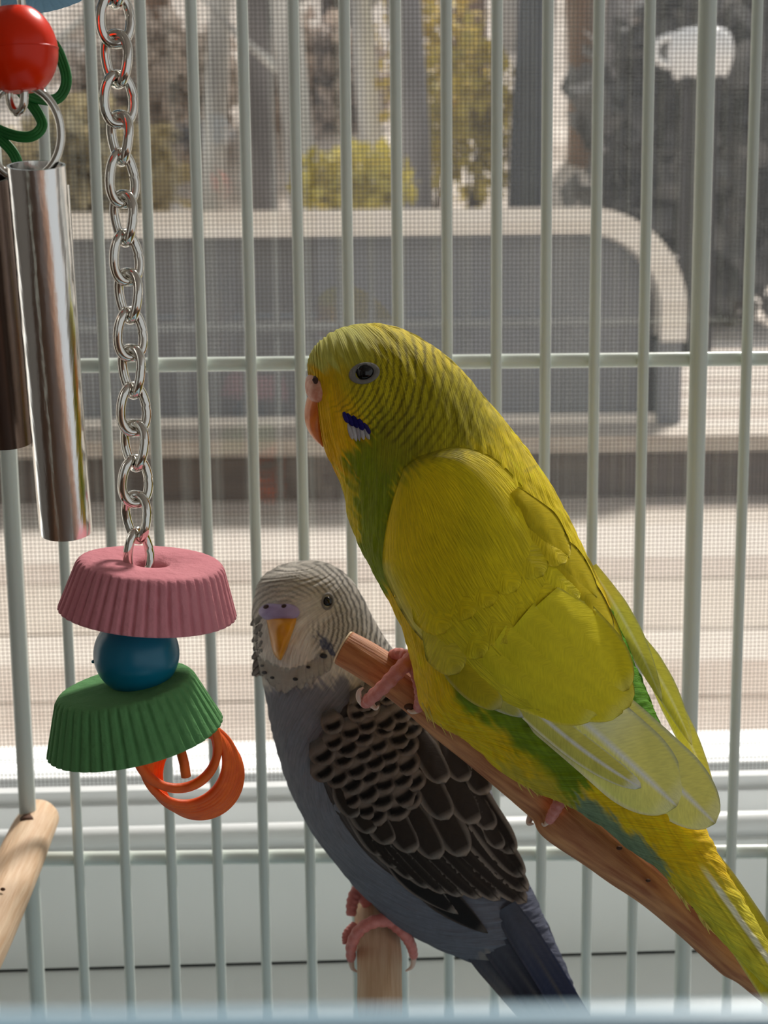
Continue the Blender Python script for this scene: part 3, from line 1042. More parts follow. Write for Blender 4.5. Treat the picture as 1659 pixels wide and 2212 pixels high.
hy = hy - .0035
bk = loftpart(yb, 'beak', [(672, 842, 728, 850, 5.2, hy), (662, 864, 718, 874, 5.6, hy), (658, 890, 712, 898, 5.3, hy), (660, 914, 709, 914, 4.6, hy), (668, 934, 706, 930, 3.5, hy), (680, 950, 703, 944, 2.3, hy), (691, 960, 702, 956, 1.2, hy), (697, 966, 700, 963, .2, hy)], M_beak)
loftpart(yb, 'chin_beak', [(700, 905, 730, 900, 3.6, hy + .002), (699, 925, 722, 920, 3.2, hy + .002), (700, 940, 714, 938, 2.0, hy + .002), (703, 948, 709, 947, .6, hy + .002)], M_beak)
cr = loftpart(yb, 'cere', [(672, 806, 700, 806, 2.0, hy - .001), (662, 815, 714, 818, 5.2, hy - .001), (659, 830, 720, 838, 6.6, hy - .001), (661, 846, 721, 853, 6.7, hy - .001), (668, 860, 713, 864, 5.8, hy - .001), (676, 868, 700, 869, 2.2, hy - .001)], M_cere)
MB().tube(px_line([(680, 815, hy - .0066), (681, 820, hy - .0078), (682, 826, hy - .0072)]), [.0003, .0006, .0004], 10).build('nostril', M_hole, cr)
er = yb.patch('eye_ring', (787, 806), 35, 24, -.22, .45, M_ering, inner=.55, off=.12, nr=9, na=44)
yb.eye((786, 802), 23, .55)


def solid(c, var=.06):
    c = lin(c)
    return lambda u, v: c[None] * (1 + var * (vnoise(u * 6, v * 5, 3) - .5))[:, None]


def fcol(base, edge, tipc=None, ew=.16, shaft=None, sw=.05, tw=.12):
    base, edge = lin(base), lin(edge)
    tc = lin(tipc) if tipc is not None else edge

    def f(u, v):
        c = np.tile(base, (len(u), 1))
        c = c * (1 + .10 * (vnoise(u * 3 + 3, v * 7, 2) - .5))[:, None]
        c = mix(c, edge, sm(1 - ew, 1 - ew * .25, np.abs(v)))
        c = mix(c, tc, sm(1 - tw, 1 - tw * .3, u))
        if shaft is not None:
            c = mix(c, lin(shaft), 1 - sm(sw * .4, sw, np.abs(v)))
        return c
    return f


# cheek patch: violet spots and white plumes
for k, (a, b, c, w) in enumerate([((742, 890), (752, 914), (58, 52, 150), 11), ((750, 893), (762, 921), (46, 38, 132), 12), ((762, 898), (772, 925), (40, 34, 126), 13), ((775, 905), (784, 930), (50, 42, 138), 13), ((786, 914), (800, 938), (66, 58, 140), 10),
                                  ((752, 915), (762, 950), (226, 224, 226), 10), ((760, 912), (770, 954), (238, 236, 238), 10), ((770, 914), (777, 953), (214, 210, 216), 9), ((779, 918), (786, 951), (236, 234, 236), 10), ((788, 926), (798, 950), (222, 220, 222), 9)]):
    yb.feather(a, b, w, (.25, .75), 0, solid(c, .2), 'cheek_feather', 9, 6, .35, point=1.6)


def wing_shell(bird, lower, upper, off, color, N=90, Mv=46, name='wing', fall=None, thick=.8):
    lo, up = catmull(lower, N), catmull(upper, N)
    v = np.linspace(0, 1, Mv)
    px = lo[:, 0][:, None] * (1 - v) + up[:, 0][:, None] * v
    py = lo[:, 1][:, None] * (1 - v) + up[:, 1][:, None] * v
    fade = sm(0, .10, v)[None] * (1 - sm(.80, 1.0, v))[None] * sm(0, .05, np.linspace(0, 1, N))[:, None]
    o_ = np.broadcast_to(off * (.25 + .75 * fade) - .35 * (1 - sm(0, .06, 1 - v))[None], px.shape)
    P = bird.drape(px, py, o_, fall)
    d = P - CAM
    L = np.linalg.norm(d, axis=-1)
    for it in range(14):
        Ls = L.copy()
        Ls[1:-1, 1:-1] = (L[:-2, 1:-1] + L[2:, 1:-1] + L[1:-1, :-2] + L[1:-1, 2:]) / 4
        L = np.minimum(L + .0, Ls) if it < 10 else Ls
    P = CAM + d / np.linalg.norm(d, axis=-1)[..., None] * L[..., None]
    P = P.reshape(-1, 3)
    dd = P - CAM
    dd /= np.linalg.norm(dd, axis=1)[:, None]
    V = np.vstack([P, P + dd * thick * MM])
    col = color(px.ravel(), py.ravel())
    u = np.linspace(0, 1, N)
    fu = np.stack([np.repeat(u * 70, Mv), np.tile(v * 40, N)], 1)
    nq = N * Mv
    F = [grid_faces(N, Mv), grid_faces(N, Mv, base=nq)[:, ::-1]]
    rim = np.concatenate([np.arange(Mv), Mv * np.arange(1, N) + Mv - 1, (N - 1) * Mv + np.arange(Mv - 2, -1, -1), Mv * np.arange(N - 2, 0, -1)])
    r2 = np.roll(rim, -1)
    F.append(np.stack([rim, r2, r2 + nq, rim + nq], -1))
    return link(name, make_mesh(name, V, F, np.vstack([col, col]), np.vstack([fu, fu])), M_plume, bird.root), (px, py, P)


def colYW(x, y):
    n1 = vnoise(x / 40, y / 40, 31) - .5
    c = np.tile(lin((246, 214, 6)), (len(x), 1))
    c = mix(c, lin((246, 226, 24)), sm(0, 1, (x - 850) / 400))
    c = mix(c, lin((232, 216, 44)), sm(1250, 1450, y) * .7)
    c = mix(c, lin((236, 224, 120)), (1 - sm(5, 26, segdist(x, y, [(828, 1230), (862, 1316), (950, 1425), (1040, 1505)]))) * .7)
    c = mix(c, lin((212, 200, 14)), sm(.5, .8, vnoise(x / 60, y / 90, 7)) * .35)
    du = segdist(x, y, [(872, 1010), (905, 985), (985, 965), (1060, 985), (1120, 1040), (1172, 1115), (1215, 1195)])
    fs = vnoise((x * .80 - y * .60) / 4.2 + 2 * n1, (x * .6 + y * .8) / 40, 23) - .5
    fm = .25 + .75 * sm(1010, 1160, x + .25 * (y - 1100))
    c = c * (1 + .12 * n1 + .26 * fs * fm)[:, None]
    return mix(colY(x, y, None), c, sm(4, 60, du + 30 * n1))


fallY = lambda px, py: ymY(px, py) - .0105 + .0035 * float(sm(1350, 1560, px))
wy, _ = wing_shell(yb, [(872, 1010), (846, 1088), (830, 1165), (827, 1228), (848, 1285), (892, 1360), (955, 1426), (1030, 1494), (1090, 1530), (1150, 1545)],
                   [(905, 985), (985, 965), (1060, 985), (1120, 1040), (1172, 1115), (1215, 1195), (1255, 1270), (1295, 1345), (1330, 1420), (1345, 1490)], 1.5, colYW, fall=None)
# long flight feathers (primaries)
PRI = fcol((254, 246, 132), (254, 250, 196), (254, 248, 170), .12, (255, 252, 240), .04)


def PRI2(u, v):
    c = PRI(u, v)
    return mix(c, lin((240, 242, 206)), (1 - sm(.25, .7, u)) * sm(-.2, .2, -v) * .8)


yb.feather((1225, 1490), (1545, 1779), 150, (.3, .6), -6, PRI, 'flight_feather', 40, 17, .34, fall=fallY, parent=wy, root=.75, camber=.8, mt=M_quill)
yb.feather((1165, 1480), (1462, 1742), 176, (.9, 1.1), -4, PRI2, 'flight_feather', 40, 17, .36, fall=fallY, parent=wy, root=.8, camber=.8, mt=M_quill)
yb.feather((1110, 1490), (1385, 1702), 64, (1.2, 1.5), 12, fcol((222, 212, 96), (244, 242, 214), None, .12, (240, 236, 232), .05), 'flight_feather', 36, 11, .5, fall=fallY, parent=wy, root=.8, camber=.5, mt=M_quill)
# pale pointed covert and lower coverts
yb.feather((1010, 1445), (1131, 1550), 62, (.9, 1.3), 6, fcol((232, 226, 120), (240, 240, 222), (240, 240, 230), .3), 'covert_feather', 20, 11, .6, fall=fallY, parent=wy, point=1.3)
yb.feather((950, 1385), (1082, 1530), 74, (1.3, 1.7), 8, fcol((236, 218, 50), (238, 230, 140), None, .2), 'covert_feather', 20, 11, .5, fall=fallY, parent=wy)
# secondaries: broad rounded panel
SEC = lambda e: fcol((238 + e, 222 + e, 34), (244, 232, 96), (242, 230, 90), .10)
for k, (b, t, w, bd) in enumerate([((1030, 1400), (1290, 1545), 120, 10), ((1080, 1370), (1345, 1540), 130, 8), ((1130, 1330), (1362, 1526), 132, -4), ((1180, 1290), (1358, 1490), 110, -10)]):
    yb.feather(b, t, w, (1.6 + .25 * k, 2.0 + .22 * k), bd, SEC(4 * k - 8), 'secondary_feather', 28, 15, .42, fall=fallY, parent=wy, root=.6, camber=.7, mt=M_quill)
# coverts in soft overlapping rows
for rI, (sx, sy, n_f, L, w, o1) in enumerate([(960, 1400, 6, 130, 92, 1.95), (930, 1320, 6, 120, 90, 1.9)]):
    for q in range(n_f):
        ang = math.radians(58 - 2 * q)
        cx, cy = sx + q * 50 + random.uniform(-5, 5), sy - q * 30 + random.uniform(-5, 5)
        cc = colYW(np.array([cx]), np.array([cy]))[0]

        def cf(u, v, cc=cc):
            c = np.tile(cc, (len(u), 1)) * (1 + .06 * (vnoise(u * 3 + 3, v * 7, 2) - .5))[:, None]
            return mix(c, cc * np.array([1.04, 1.07, 2.2]) + .01, sm(.82, .97, np.maximum(np.abs(v), u)) * .8)
        yb.feather((cx - math.cos(ang) * L * .5, cy - math.sin(ang) * L * .5), (cx + math.cos(ang) * L * .5, cy + math.sin(ang) * L * .5), w, (.9, o1), random.uniform(-4, 4), cf, 'covert_feather', 16, 11, .55, parent=wy, root=.35, camber=.3, mt=M_plume)
# scapulars with faint grey edging beside the back
for k, (b, t, w, e) in enumerate([((1190, 1200), (1325, 1365), 64, (150, 138, 60)), ((1235, 1260), (1345, 1408), 56, (188, 178, 90)), ((1150, 1130), (1290, 1290), 66, (196, 182, 34)), ((1110, 1060), (1230, 1205), 66, (196, 180, 30))]):
    yb.feather(b, t, w, (1.3, 2.4 - .2 * k), -5, fcol((244, 228, 40), e, e, .16, None, .05, .06), 'scapular_feather', 20, 11, .5, parent=wy, root=.4, camber=.6, point=1.6, fall=lambda px, py: ymY(px, py) - .004)
# far wing edge behind the rump
FARW = fcol((240, 236, 130), (250, 248, 200), (246, 242, 180), .2, (250, 248, 210), .08)
for b, t, w, yo in [((1275, 1225), (1430, 1515), 50, .003), ((1350, 1350), (1495, 1610), 50, .005), ((1395, 1430), (1549, 1748), 46, .007)]:
    yb.feather(b, t, w, (0, 0), -10, FARW, 'flight_feather', 30, 11, .5, plane=lambda px, py, yo=yo: ymY(px, py) + yo, root=.6, point=1.4)
# tail
TAIL = fcol((206, 200, 70), (226, 224, 176), None, .12, (232, 230, 200), .05)
for b, t, w, yo, bd in [((1500, 1820), (1830, 2340), 60, .001, -12), ((1490, 1850), (1780, 2300), 64, .002, 4)]:
    yb.feather(b, t, w, (0, 0), bd, TAIL, 'tail_feather', 40, 11, .3, plane=lambda px, py, yo=yo: ymY(px, py) + yo, root=.8, point=1.6, camber=1.0)
# loose plumes over the perch
pl_ = MB()
for k in range(95):
    t = random.random()
    if k < 55:
        bx, by = 912 + 120 * t, 1520 + 40 * t + random.uniform(-8, 8)
        L = random.uniform(28, 62)
        ang = math.radians(72 - 22 * t + random.uniform(-14, 14))
    elif k < 75:
        bx, by = 1110 + 140 * t, 1685 + 45 * t
        L = random.uniform(14, 34)
        ang = math.radians(60 + random.uniform(-16, 16))
    else:
        bx, by = 1440 + 90 * t, 1900 + 100 * t
        L = random.uniform(14, 36)
        ang = math.radians(62 + random.uniform(-14, 14))
    Yb = ymY(bx, by) - (.010 if k < 55 else .004) + random.uniform(-.004, .002)
    Q = [(bx + L * q * math.cos(ang) + 4 * q * q, by + L * q * math.sin(ang), Yb) for q in (0, .35, .7, 1)]
    pl_.tube(px_line(Q), np.array([2.2, 2.0, 1.3, .4]) / FPX * Yb, 5)
pl_.build('loose_plumes', M_strand, yb.root, kind='stuff')

# feet of the yellow bird
yp = YP
f1 = yb.tubepart('leg', [(925, 1470, yp - .004, 22), (905, 1440, yp - .005, 19), (885, 1422, yp - .0052, 19)], M_skin, 14)
yb.toe([(888, 1424, yp - .0052, 18), (862, 1448, yp - .0072, 17), (832, 1480, yp - .0072, 16), (802, 1507, yp - .0050, 15), (788, 1520, yp - .0028, 13)],
       [(786, 1520, yp - .003, 9), (776, 1508, yp - .0035, 7.5), (776, 1493, yp - .004, 5), (785, 1485, yp - .004, 2)])
yb.toe([(885, 1422, yp - .003, 16), (862, 1412, yp - .001, 13), (846, 1418, yp + .003, 12), (838, 1432, yp + .005, 10)], None)
yb.toe([(892, 1428, yp - .0055, 15), (903, 1470, yp - .0075, 14), (908, 1505, yp - .0070, 13), (903, 1532, yp - .0045, 11)],
       [(902, 1534, yp - .0045, 7), (890, 1538, yp - .005, 5), (880, 1534, yp - .0052, 2)])
yb.tubepart('claw', [(800, 1520, yp - .001, 7), (812, 1530, yp - .0015, 5), (818, 1524, yp - .002, 2)], M_claw, 10)
yb.toe([(1232, 1700, yp - .006, 17), (1212, 1728, yp - .0078, 15), (1196, 1756, yp - .0070, 13), (1186, 1774, yp - .0055, 10)], [(1186, 1772, yp - .0055, 7), (1176, 1782, yp - .0055, 4), (1170, 1778, yp - .0055, 2)])
yb.toe([(1170, 1700, yp + .004, 14), (1156, 1735, yp + .004, 14), (1148, 1758, yp + .002, 13)], [(1148, 1760, yp + .002, 9), (1142, 1778, yp + .001, 6), (1152, 1780, yp, 2)])
yb.toe([(1135, 1680, yp + .005, 12), (1122, 1712, yp + .005, 11)], [(1124, 1716, yp + .005, 8), (1112, 1728, yp + .004, 5), (1120, 1732, yp + .003, 2)])

# ------------------------------------------------------------------ grey budgerigar
YG = .340


def ymG(px, py):
    s = np.clip(((px - 660) * .55 + (py - 1350) * .83) / 1000, 0, 1.5)
    return YG - .010 * (1 - s) * 0 - .006 * s


GST = [(640, 1217, 664, 1216, 2.0), (596, 1228, 716, 1224, 7.5), (564, 1250, 758, 1254, 10.2), (551, 1282, 786, 1298, 11.8), (546, 1324, 806, 1338, 12.8), (549, 1380, 826, 1372, 13.2),
       (559, 1430, 851, 1408, 13.6), (571, 1482, 882, 1440, 14.6), (582, 1540, 918, 1482, 16), (596, 1602, 962, 1532, 17.4), (616, 1670, 1002, 1590, 18.4), (645, 1736, 1036, 1652, 19),
       (685, 1803, 1062, 1715, 19), (735, 1866, 1084, 1775, 18.4), (800, 1937, 1106, 1835, 17), (870, 1995, 1135, 1895, 14.6), (940, 2035, 1164, 1955, 12), (1010, 2066, 1190, 2015, 9),
       (1060, 2110, 1215, 2070, 7), (1110, 2160, 1240, 2130, 5.4), (1160, 2215, 1270, 2198, 4.2), (1215, 2290, 1300, 2280, 3)]
gW, gB, gBar, gN = [lin(c) for c in ((236, 228, 216), (138, 138, 146), (58, 54, 52), (196, 190, 184))]


def colG(x, y, near):
    n1 = vnoise(x / 22, y / 22, 41) - .5
    n2 = vnoise(x / 7, y / 7, 42) - .5
    stk = vnoise((x * .85 - y * .5) / 4.0, (x * .5 + y * .85) / 30, 62) - .5
    xx, yy = x + 18 * n1 + 6 * n2 + 12 * stk, y + 14 * n2 + 30 * stk
    c = np.tile(gW, (len(x), 1))
    # head grey-white with fine barring
    c = mix(c, gN, sm(640, 760, xx) * .7 * (1 - sm(1420, 1470, yy)))
    # body slate
    bound = 1478 - .10 * (x - 600) + 70 * sm(740, 800, x)
    c = mix(c, gB, sm(bound - 16, bound + 22, yy))
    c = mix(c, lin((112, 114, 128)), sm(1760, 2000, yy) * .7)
    c = mix(c, lin((136, 136, 146)), (1 - sm(10, 80, segdist(xx, yy, [(620, 1600), (700, 1780)]))) * .35)
    c = mix(c, lin((86, 92, 116)), (1 - sm(25, 60, segdist(xx, yy, [(1100, 1820), (1170, 1970), (1230, 2120)]))) * .8)
    # pale under-tail
    c = mix(c, lin((160, 150, 144)), (1 - sm(16, 36, segdist(xx, yy, [(1050, 2085), (1120, 2150), (1180, 2212)]))) * .8)
    # barring
    cx, cy = 612, 1352
    r = np.hypot((x - cx), (y - cy) * 1.0)
    ang = np.arctan2(y - cy, x - cx)
    wob = r + 3.5 * (vnoise(ang * 8, r / 30, 43) - .5) + 2.2 * (vnoise(ang * 40, r / 10, 44) - .5)
    w = np.sin(2 * math.pi * wob / 10.5)
    bar = sm(-.15, .55, w)
    msk = sm(34, 60, r) * (1 - sm(bound - 60, bound - 20, y)) * (1 - sm(1440, 1500, y))
    # white face mask stays plain
    face = sm(1330, 1350, y) * (1 - sm(668, 690, x - .28 * (y - 1400)))
    msk = msk * (1 - face)
    msk = msk * (1 - .9 * (1 - sm(18, 40, segdist(x, y, [(655, 1320), (690, 1312)]))))
    msk = msk * (.55 + .45 * sm(650, 740, x))
    nap = sm(1380, 1430, y) * sm(780, 800, x)
    c = mix(c, gBar, bar * msk * (.62 + .2 * vnoise(ang * 30, r / 6, 45)))
    # barred mantle behind the perch
    m2 = sm(790, 830, x) * (1 - sm(1560, 1640, y)) * sm(1380, 1420, y)
    w2 = sm(0, .5, np.sin((x * .55 + y * .83) / 3.0 + 2.2 * n1))
    c = mix(c, lin((58, 54, 52)), m2 * w2 * .85)
    # blue cheek mark and throat spots
    c = mix(c, lin((52, 66, 104)), (1 - sm(5, 14, segdist(xx, yy, [(690, 1384), (708, 1398)]))) * .85)
    for sx, sy, rr in ((699, 1416, 6), (666, 1441, 4), (638, 1466, 5), (570, 1453, 5), (566, 1437, 3), (587, 1463, 3.5)):
        c = mix(c, lin((44, 42, 44)), 1 - sm(rr * .7, rr * 1.25, np.hypot((x - sx) * .8, y - sy)))
    fine = vnoise(x / 2.6, y / 6.5, 51) - .5
    return c * (1 + .10 * n1 + .08 * n2 + .12 * fine)[:, None]


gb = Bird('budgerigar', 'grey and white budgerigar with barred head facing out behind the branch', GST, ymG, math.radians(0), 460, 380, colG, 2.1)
gb.eye((708, 1299), 12, .35)
gb.patch('eye_ring', (708, 1299), 14, 20, .1, .25, mat('dark_eye_skin', (120, 116, 114), .7), inner=.66, off=.1, nr=7, na=36)
ce = gb.patch('cere', (603, 1322), 43, 24, .02, 1.9, M_cere2, off=.2, nr=12, na=48, power=2.4, shape=lambda A: 1 - .22 * np.exp(-((A - 4.71) / .5) ** 2) + .06 * np.cos(2 * A))
for nx, ny in ((575, 1311), (613, 1310)):
    gb.patch('nostril', (nx, ny), 7, 5, -.3, .25, M_hole, off=1.75, nr=4, na=16, parent=ce)


def beakG():
    rows = np.array([(572, 642, 1330, 1.2), (576, 640, 1345, 3.2), (580, 633, 1365, 4.6), (584, 626, 1385, 5.2), (588, 619, 1403, 5.0), (594, 613, 1416, 4.0), (601, 608, 1426, 2.2)], float)
    q = catmull(rows, 26)
    h = np.linspace(-1, 1, 17)
    px = (q[:, 0] + q[:, 1])[:, None] / 2 + (q[:, 1] - q[:, 0])[:, None] / 2 * h
    py = q[:, 2][:, None] + 0 * h
    o_ = q[:, 3][:, None] * np.sqrt(np.clip(1 - h ** 2, 0, 1)) - .3
    P = gb.drape(px, py, o_).reshape(-1, 3)
    link('beak', make_mesh('beak', P, [grid_faces(26, 17)]), M_beak2, gb.root)


beakG()
# ruffled face feathers at the bib and cheek edge
for k in range(26):
    t = k / 25
    x = 556 + 150 * t
    y = 1440 + 34 * math.sin(t * math.pi) - 10 * t
    gb.feather((x + random.uniform(-4, 4), y - 26), (x + random.uniform(-7, 7), y + random.uniform(10, 34)), 22, (.15, .7), 0, fcol((222, 216, 206), (206, 202, 196), None, .3), 'bib_feather', 9, 6, .5, root=.5)
for k in range(7):
    y = 1330 + 18 * k
    gb.feather((566, y), (545 + random.uniform(-4, 3), y + 22), 14, (.2, .5), 0, fcol((188, 182, 176), (70, 66, 64), None, .3), 'cheek_feather', 9, 5, .5, fall=lambda px, py: ymG(px, py) - .002)

for sx_, sy_, rr_ in ((699, 1417, 7), (666, 1441, 4), (638, 1467, 5), (571, 1453, 5), (566, 1438, 3), (588, 1464, 4)):
    gb.patch('throat_spot', (sx_, sy_), rr_ * 1.2, rr_ * .8, .1, .15, M_spot, off=1.0, nr=4, na=14)
# scalloped wing of the grey bird
fallG = lambda px, py: ymG(px, py) - .007


def colGW(x, y):
    return np.tile(lin((96, 88, 84)), (len(x), 1)) * (1 + .2 * (vnoise(x / 20, y / 20, 3) - .5))[:, None]


wg, _ = wing_shell(gb, [(742, 1528), (705, 1600), (692, 1660), (716, 1735), (760, 1805), (810, 1862), (870, 1905), (930, 1930)],
                   [(800, 1480), (870, 1500), (930, 1550), (985, 1615), (1030, 1680), (1065, 1750), (1095, 1820), (1110, 1880)], 0.5, colGW, N=60, Mv=34, fall=fallG, name='wing')
DARK = (64, 55, 50)
PALE = (186, 174, 164)


def scallop(u, v):
    c = np.tile(lin((172, 156, 144)), (len(u), 1))
    vv = np.abs(v)
    band = sm(.44, .58, u + .10 * vv ** 2) * (1 - sm(.76, .90, u + .16 * vv ** 2)) * (1 - sm(.6, .95, vv))
    c = mix(c, lin((120, 112, 106)), (1 - sm(.1, .4, u)))
    c = mix(c, lin((34, 29, 28)), band)
    return c * (1 + .12 * (vnoise(u * 4, v * 6, 2) - .5))[:, None]


LONG = fcol(DARK, PALE, PALE, .34, (78, 68, 62), .06, .09)
# flight feathers first (lowest), then secondaries, coverts, scallops on top
gb.feather((860, 1850), (1054, 2016), 66, (1.0, 1.3), 6, fcol((44, 40, 40), (120, 110, 104), None, .12), 'flight_feather', 24, 11, .5, fall=fallG, parent=wg, point=1.3)
gb.feather((820, 1820), (990, 1975), 56, (1.3, 1.5), 8, fcol((50, 45, 44), PALE, None, .16), 'flight_feather', 24, 11, .5, fall=fallG, parent=wg, point=1.3)
for k, (b, t, w) in enumerate([((940, 1770), (1138, 1950), 56), ((960, 1730), (1141, 1925), 56), ((985, 1700), (1132, 1895), 56), ((990, 1650), (1112, 1845), 58),
                               ((900, 1760), (1080, 1945), 50), ((870, 1770), (1040, 1940), 50), ((840, 1770), (1000, 1936), 48), ((815, 1765), (965, 1930), 46),
                               ((795, 1760), (930, 1918), 44), ((775, 1745), (895, 1900), 42), ((757, 1730), (860, 1876), 42), ((738, 1700), (824, 1850), 42)]):
    o0 = 2.35 + .13 * k if k < 4 else 2.25 - .11 * (k - 4)
    gb.feather(b, t, w, (o0 - .3, o0), 4, LONG, 'secondary_feather', 26, 11, .32, fall=fallG, parent=wg, camber=.15)
MEDF = fcol((72, 62, 56), PALE, PALE, .32, None, .05, .14)
for k, (cx, cy, L, w) in enumerate([(975, 1790, 150, 70), (920, 1800, 140, 66), (868, 1790, 130, 64), (1000, 1720, 150, 70), (940, 1715, 140, 68), (1025, 1665, 130, 60),
                                    (1040, 1745, 120, 54), (1062, 1790, 110, 44), (822, 1780, 110, 58), (785, 1760, 100, 54), (752, 1730, 90, 48), (985, 1640, 120, 60), (935, 1640, 130, 64), (1010, 1610, 90, 46)]):
    an = math.radians(62)
    gb.feather((cx - math.cos(an) * L * .55, cy - math.sin(an) * L * .55), (cx + math.cos(an) * L * .45, cy + math.sin(an) * L * .45), w, (2.2, 3.3), 3, MEDF, 'covert_feather', 18, 11, .4, fall=fallG, parent=wg, camber=.6)
poly = [(745, 1515), (800, 1478), (880, 1500), (935, 1545), (985, 1605), (960, 1660), (905, 1690), (900, 1730), (860, 1760), (800, 1765), (745, 1735), (706, 1695), (690, 1645), (706, 1590)]
d_ = np.array([math.cos(math.radians(66)), math.sin(math.radians(66))])
n_ = np.array([-d_[1], d_[0]])
cnt = 0
for rI in range(14, -1, -1):
    for qI in range(-8, 9):
        p = np.array([790, 1500]) + d_ * (rI * 27 - 22) + n_ * ((qI + .5 * (rI % 2)) * 42) + rng.normal(size=2) * 5
        if not bool(inpoly(p[0], p[1], poly)):
            continue
        if p[0] > 900 and rI > 4:
            continue
        sz = (.88 + .025 * rI) * random.uniform(.88, 1.12)
        da = math.radians(random.uniform(-12, 12))
        dr = np.array([d_[0] * math.cos(da) - d_[1] * math.sin(da), d_[0] * math.sin(da) + d_[1] * math.cos(da)])
        gb.feather(p - dr * 34 * sz, p + dr * 24 * sz, 54 * sz, (2.4, 3.2), random.uniform(-3, 3), scallop, 'covert_feather', 13, 9, .45, fall=fallG, parent=wg, camber=.5, root=.5)
        cnt += 1
def tailG(cc):
    f0 = fcol(cc, tuple(min(255, int(q * 1.3)) for q in cc), None, .16, (110, 106, 110), .05)
    return lambda u, v: mix(np.tile(lin((108, 110, 124)), (len(u), 1)), f0(u, v), sm(.05, .5, u + .06 * np.sin(v * 17)))


# tail of the grey bird
for b, t, w, yo, cc in [((1050, 1990), (1330, 2380), 80, .002, (56, 58, 78)), ((1010, 2030), (1290, 2370), 60, -.001, (150, 142, 138)), ((1040, 1990), (1310, 2380), 76, -.003, (62, 60, 76)), ((1090, 1960), (1330, 2360), 66, -.0045, (74, 78, 104))]:
    gb.feather(b, t, w, (.5, .5), -6, tailG(cc), 'tail_feather', 34, 11, .3, plane=lambda px, py, yo=yo: ymG(px, py) - .0078 + yo, root=.8, point=1.6, camber=.8)
# feet of the grey bird
yg = YPG
gb.tubepart('leg', [(880, 1960, yg, 18), (862, 1980, yg - .004, 17), (845, 1992, yg - .006, 17)], M_skin, 14)
gb.toe([(852, 1988, yg - .0060, 16), (812, 1990, yg - .0075, 15), (778, 2008, yg - .0072, 14), (760, 2040, yg - .0055, 13), (758, 2072, yg - .0035, 11)], [(758, 2074, yg - .0035, 8), (762, 2092, yg - .004, 5), (772, 2100, yg - .0045, 2)])
gb.toe([(846, 1990, yg - .006, 16), (872, 2015, yg - .0068, 14), (888, 2042, yg - .0045, 12), (894, 2066, yg - .002, 10)], [(894, 2068, yg - .002, 7), (890, 2088, yg - .0022, 5), (876, 2098, yg - .0025, 2)])
gb.toe([(800, 1962, yg + .006, 15), (776, 1924, yg + .004, 15), (762, 1946, yg + .002, 14), (758, 1978, yg, 11)], None)
gb.toe([(768, 2000, yg + .002, 12), (750, 2018, yg, 11), (748, 2040, yg - .001, 9)], None)

# ------------------------------------------------------------------ hanging block toy
YT = .268
toy = thing('bird_toy', tuple(at(300, 1650, YT)), 'hanging bird toy of pink block, blue bead and green block on a steel chain', 'bird toy')
chain = bpy.data.objects.new('chain', None)
C.objects.link(chain)
chain.parent = toy
CH = [(246, -160), (248, -82), (249, 0), (250, 84), (255, 172), (258, 258), (262, 340), (266, 430), (270, 514), (276, 598), (280, 681), (283, 762), (287, 843), (290, 924), (292, 1000), (293, 1078), (297, 1156), (302, 1232)]
k_px = YT / FPX
tw = [28, -42, 20, -34, 26, -48, 44, -44, 42, -42, 40, -44, 38, -40, 34, -36, 50]
pts_link = []
for a_ in np.linspace(0, 2 * math.pi, 48, endpoint=False):
    # stadium-like oval with slight twist out of plane, unit half-length 1
    x_, z_ = math.copysign(abs(math.cos(a_)) ** .85, math.cos(a_)), math.copysign(abs(math.sin(a_)) ** .95, math.sin(a_))
    pts_link.append((x_, z_))
pl2 = np.array(pts_link)
for k in range(len(CH) - 1):
    (xa, ya), (xb, yb_) = CH[k], CH[k + 1]
    A = at(xa, ya, YT)
    B = at(xb, yb_, YT)
    c = (A + B) / 2
    ax = (B - A) / np.linalg.norm(B - A)
    hl = np.linalg.norm(B - A) / 2 + 10 * k_px
    hw = 31 * k_px
    t0 = math.radians(tw[k % len(tw)])
    side = np.array([math.cos(t0), math.sin(t0), 0])
    side -= ax * (side @ ax)
    side /= np.linalg.norm(side)
    nor = np.cross(ax, side)
    twist = .55
    P = []
    for x_, z_ in pl2:
        f = z_ * twist * .5
        sd = side * math.cos(f) + nor * math.sin(f)
        P.append(c + ax * z_ * hl + sd * x_ * hw)
    MB().tube(P, 10.6 * k_px, 14, closed=True).build('link', M_steel, chain)


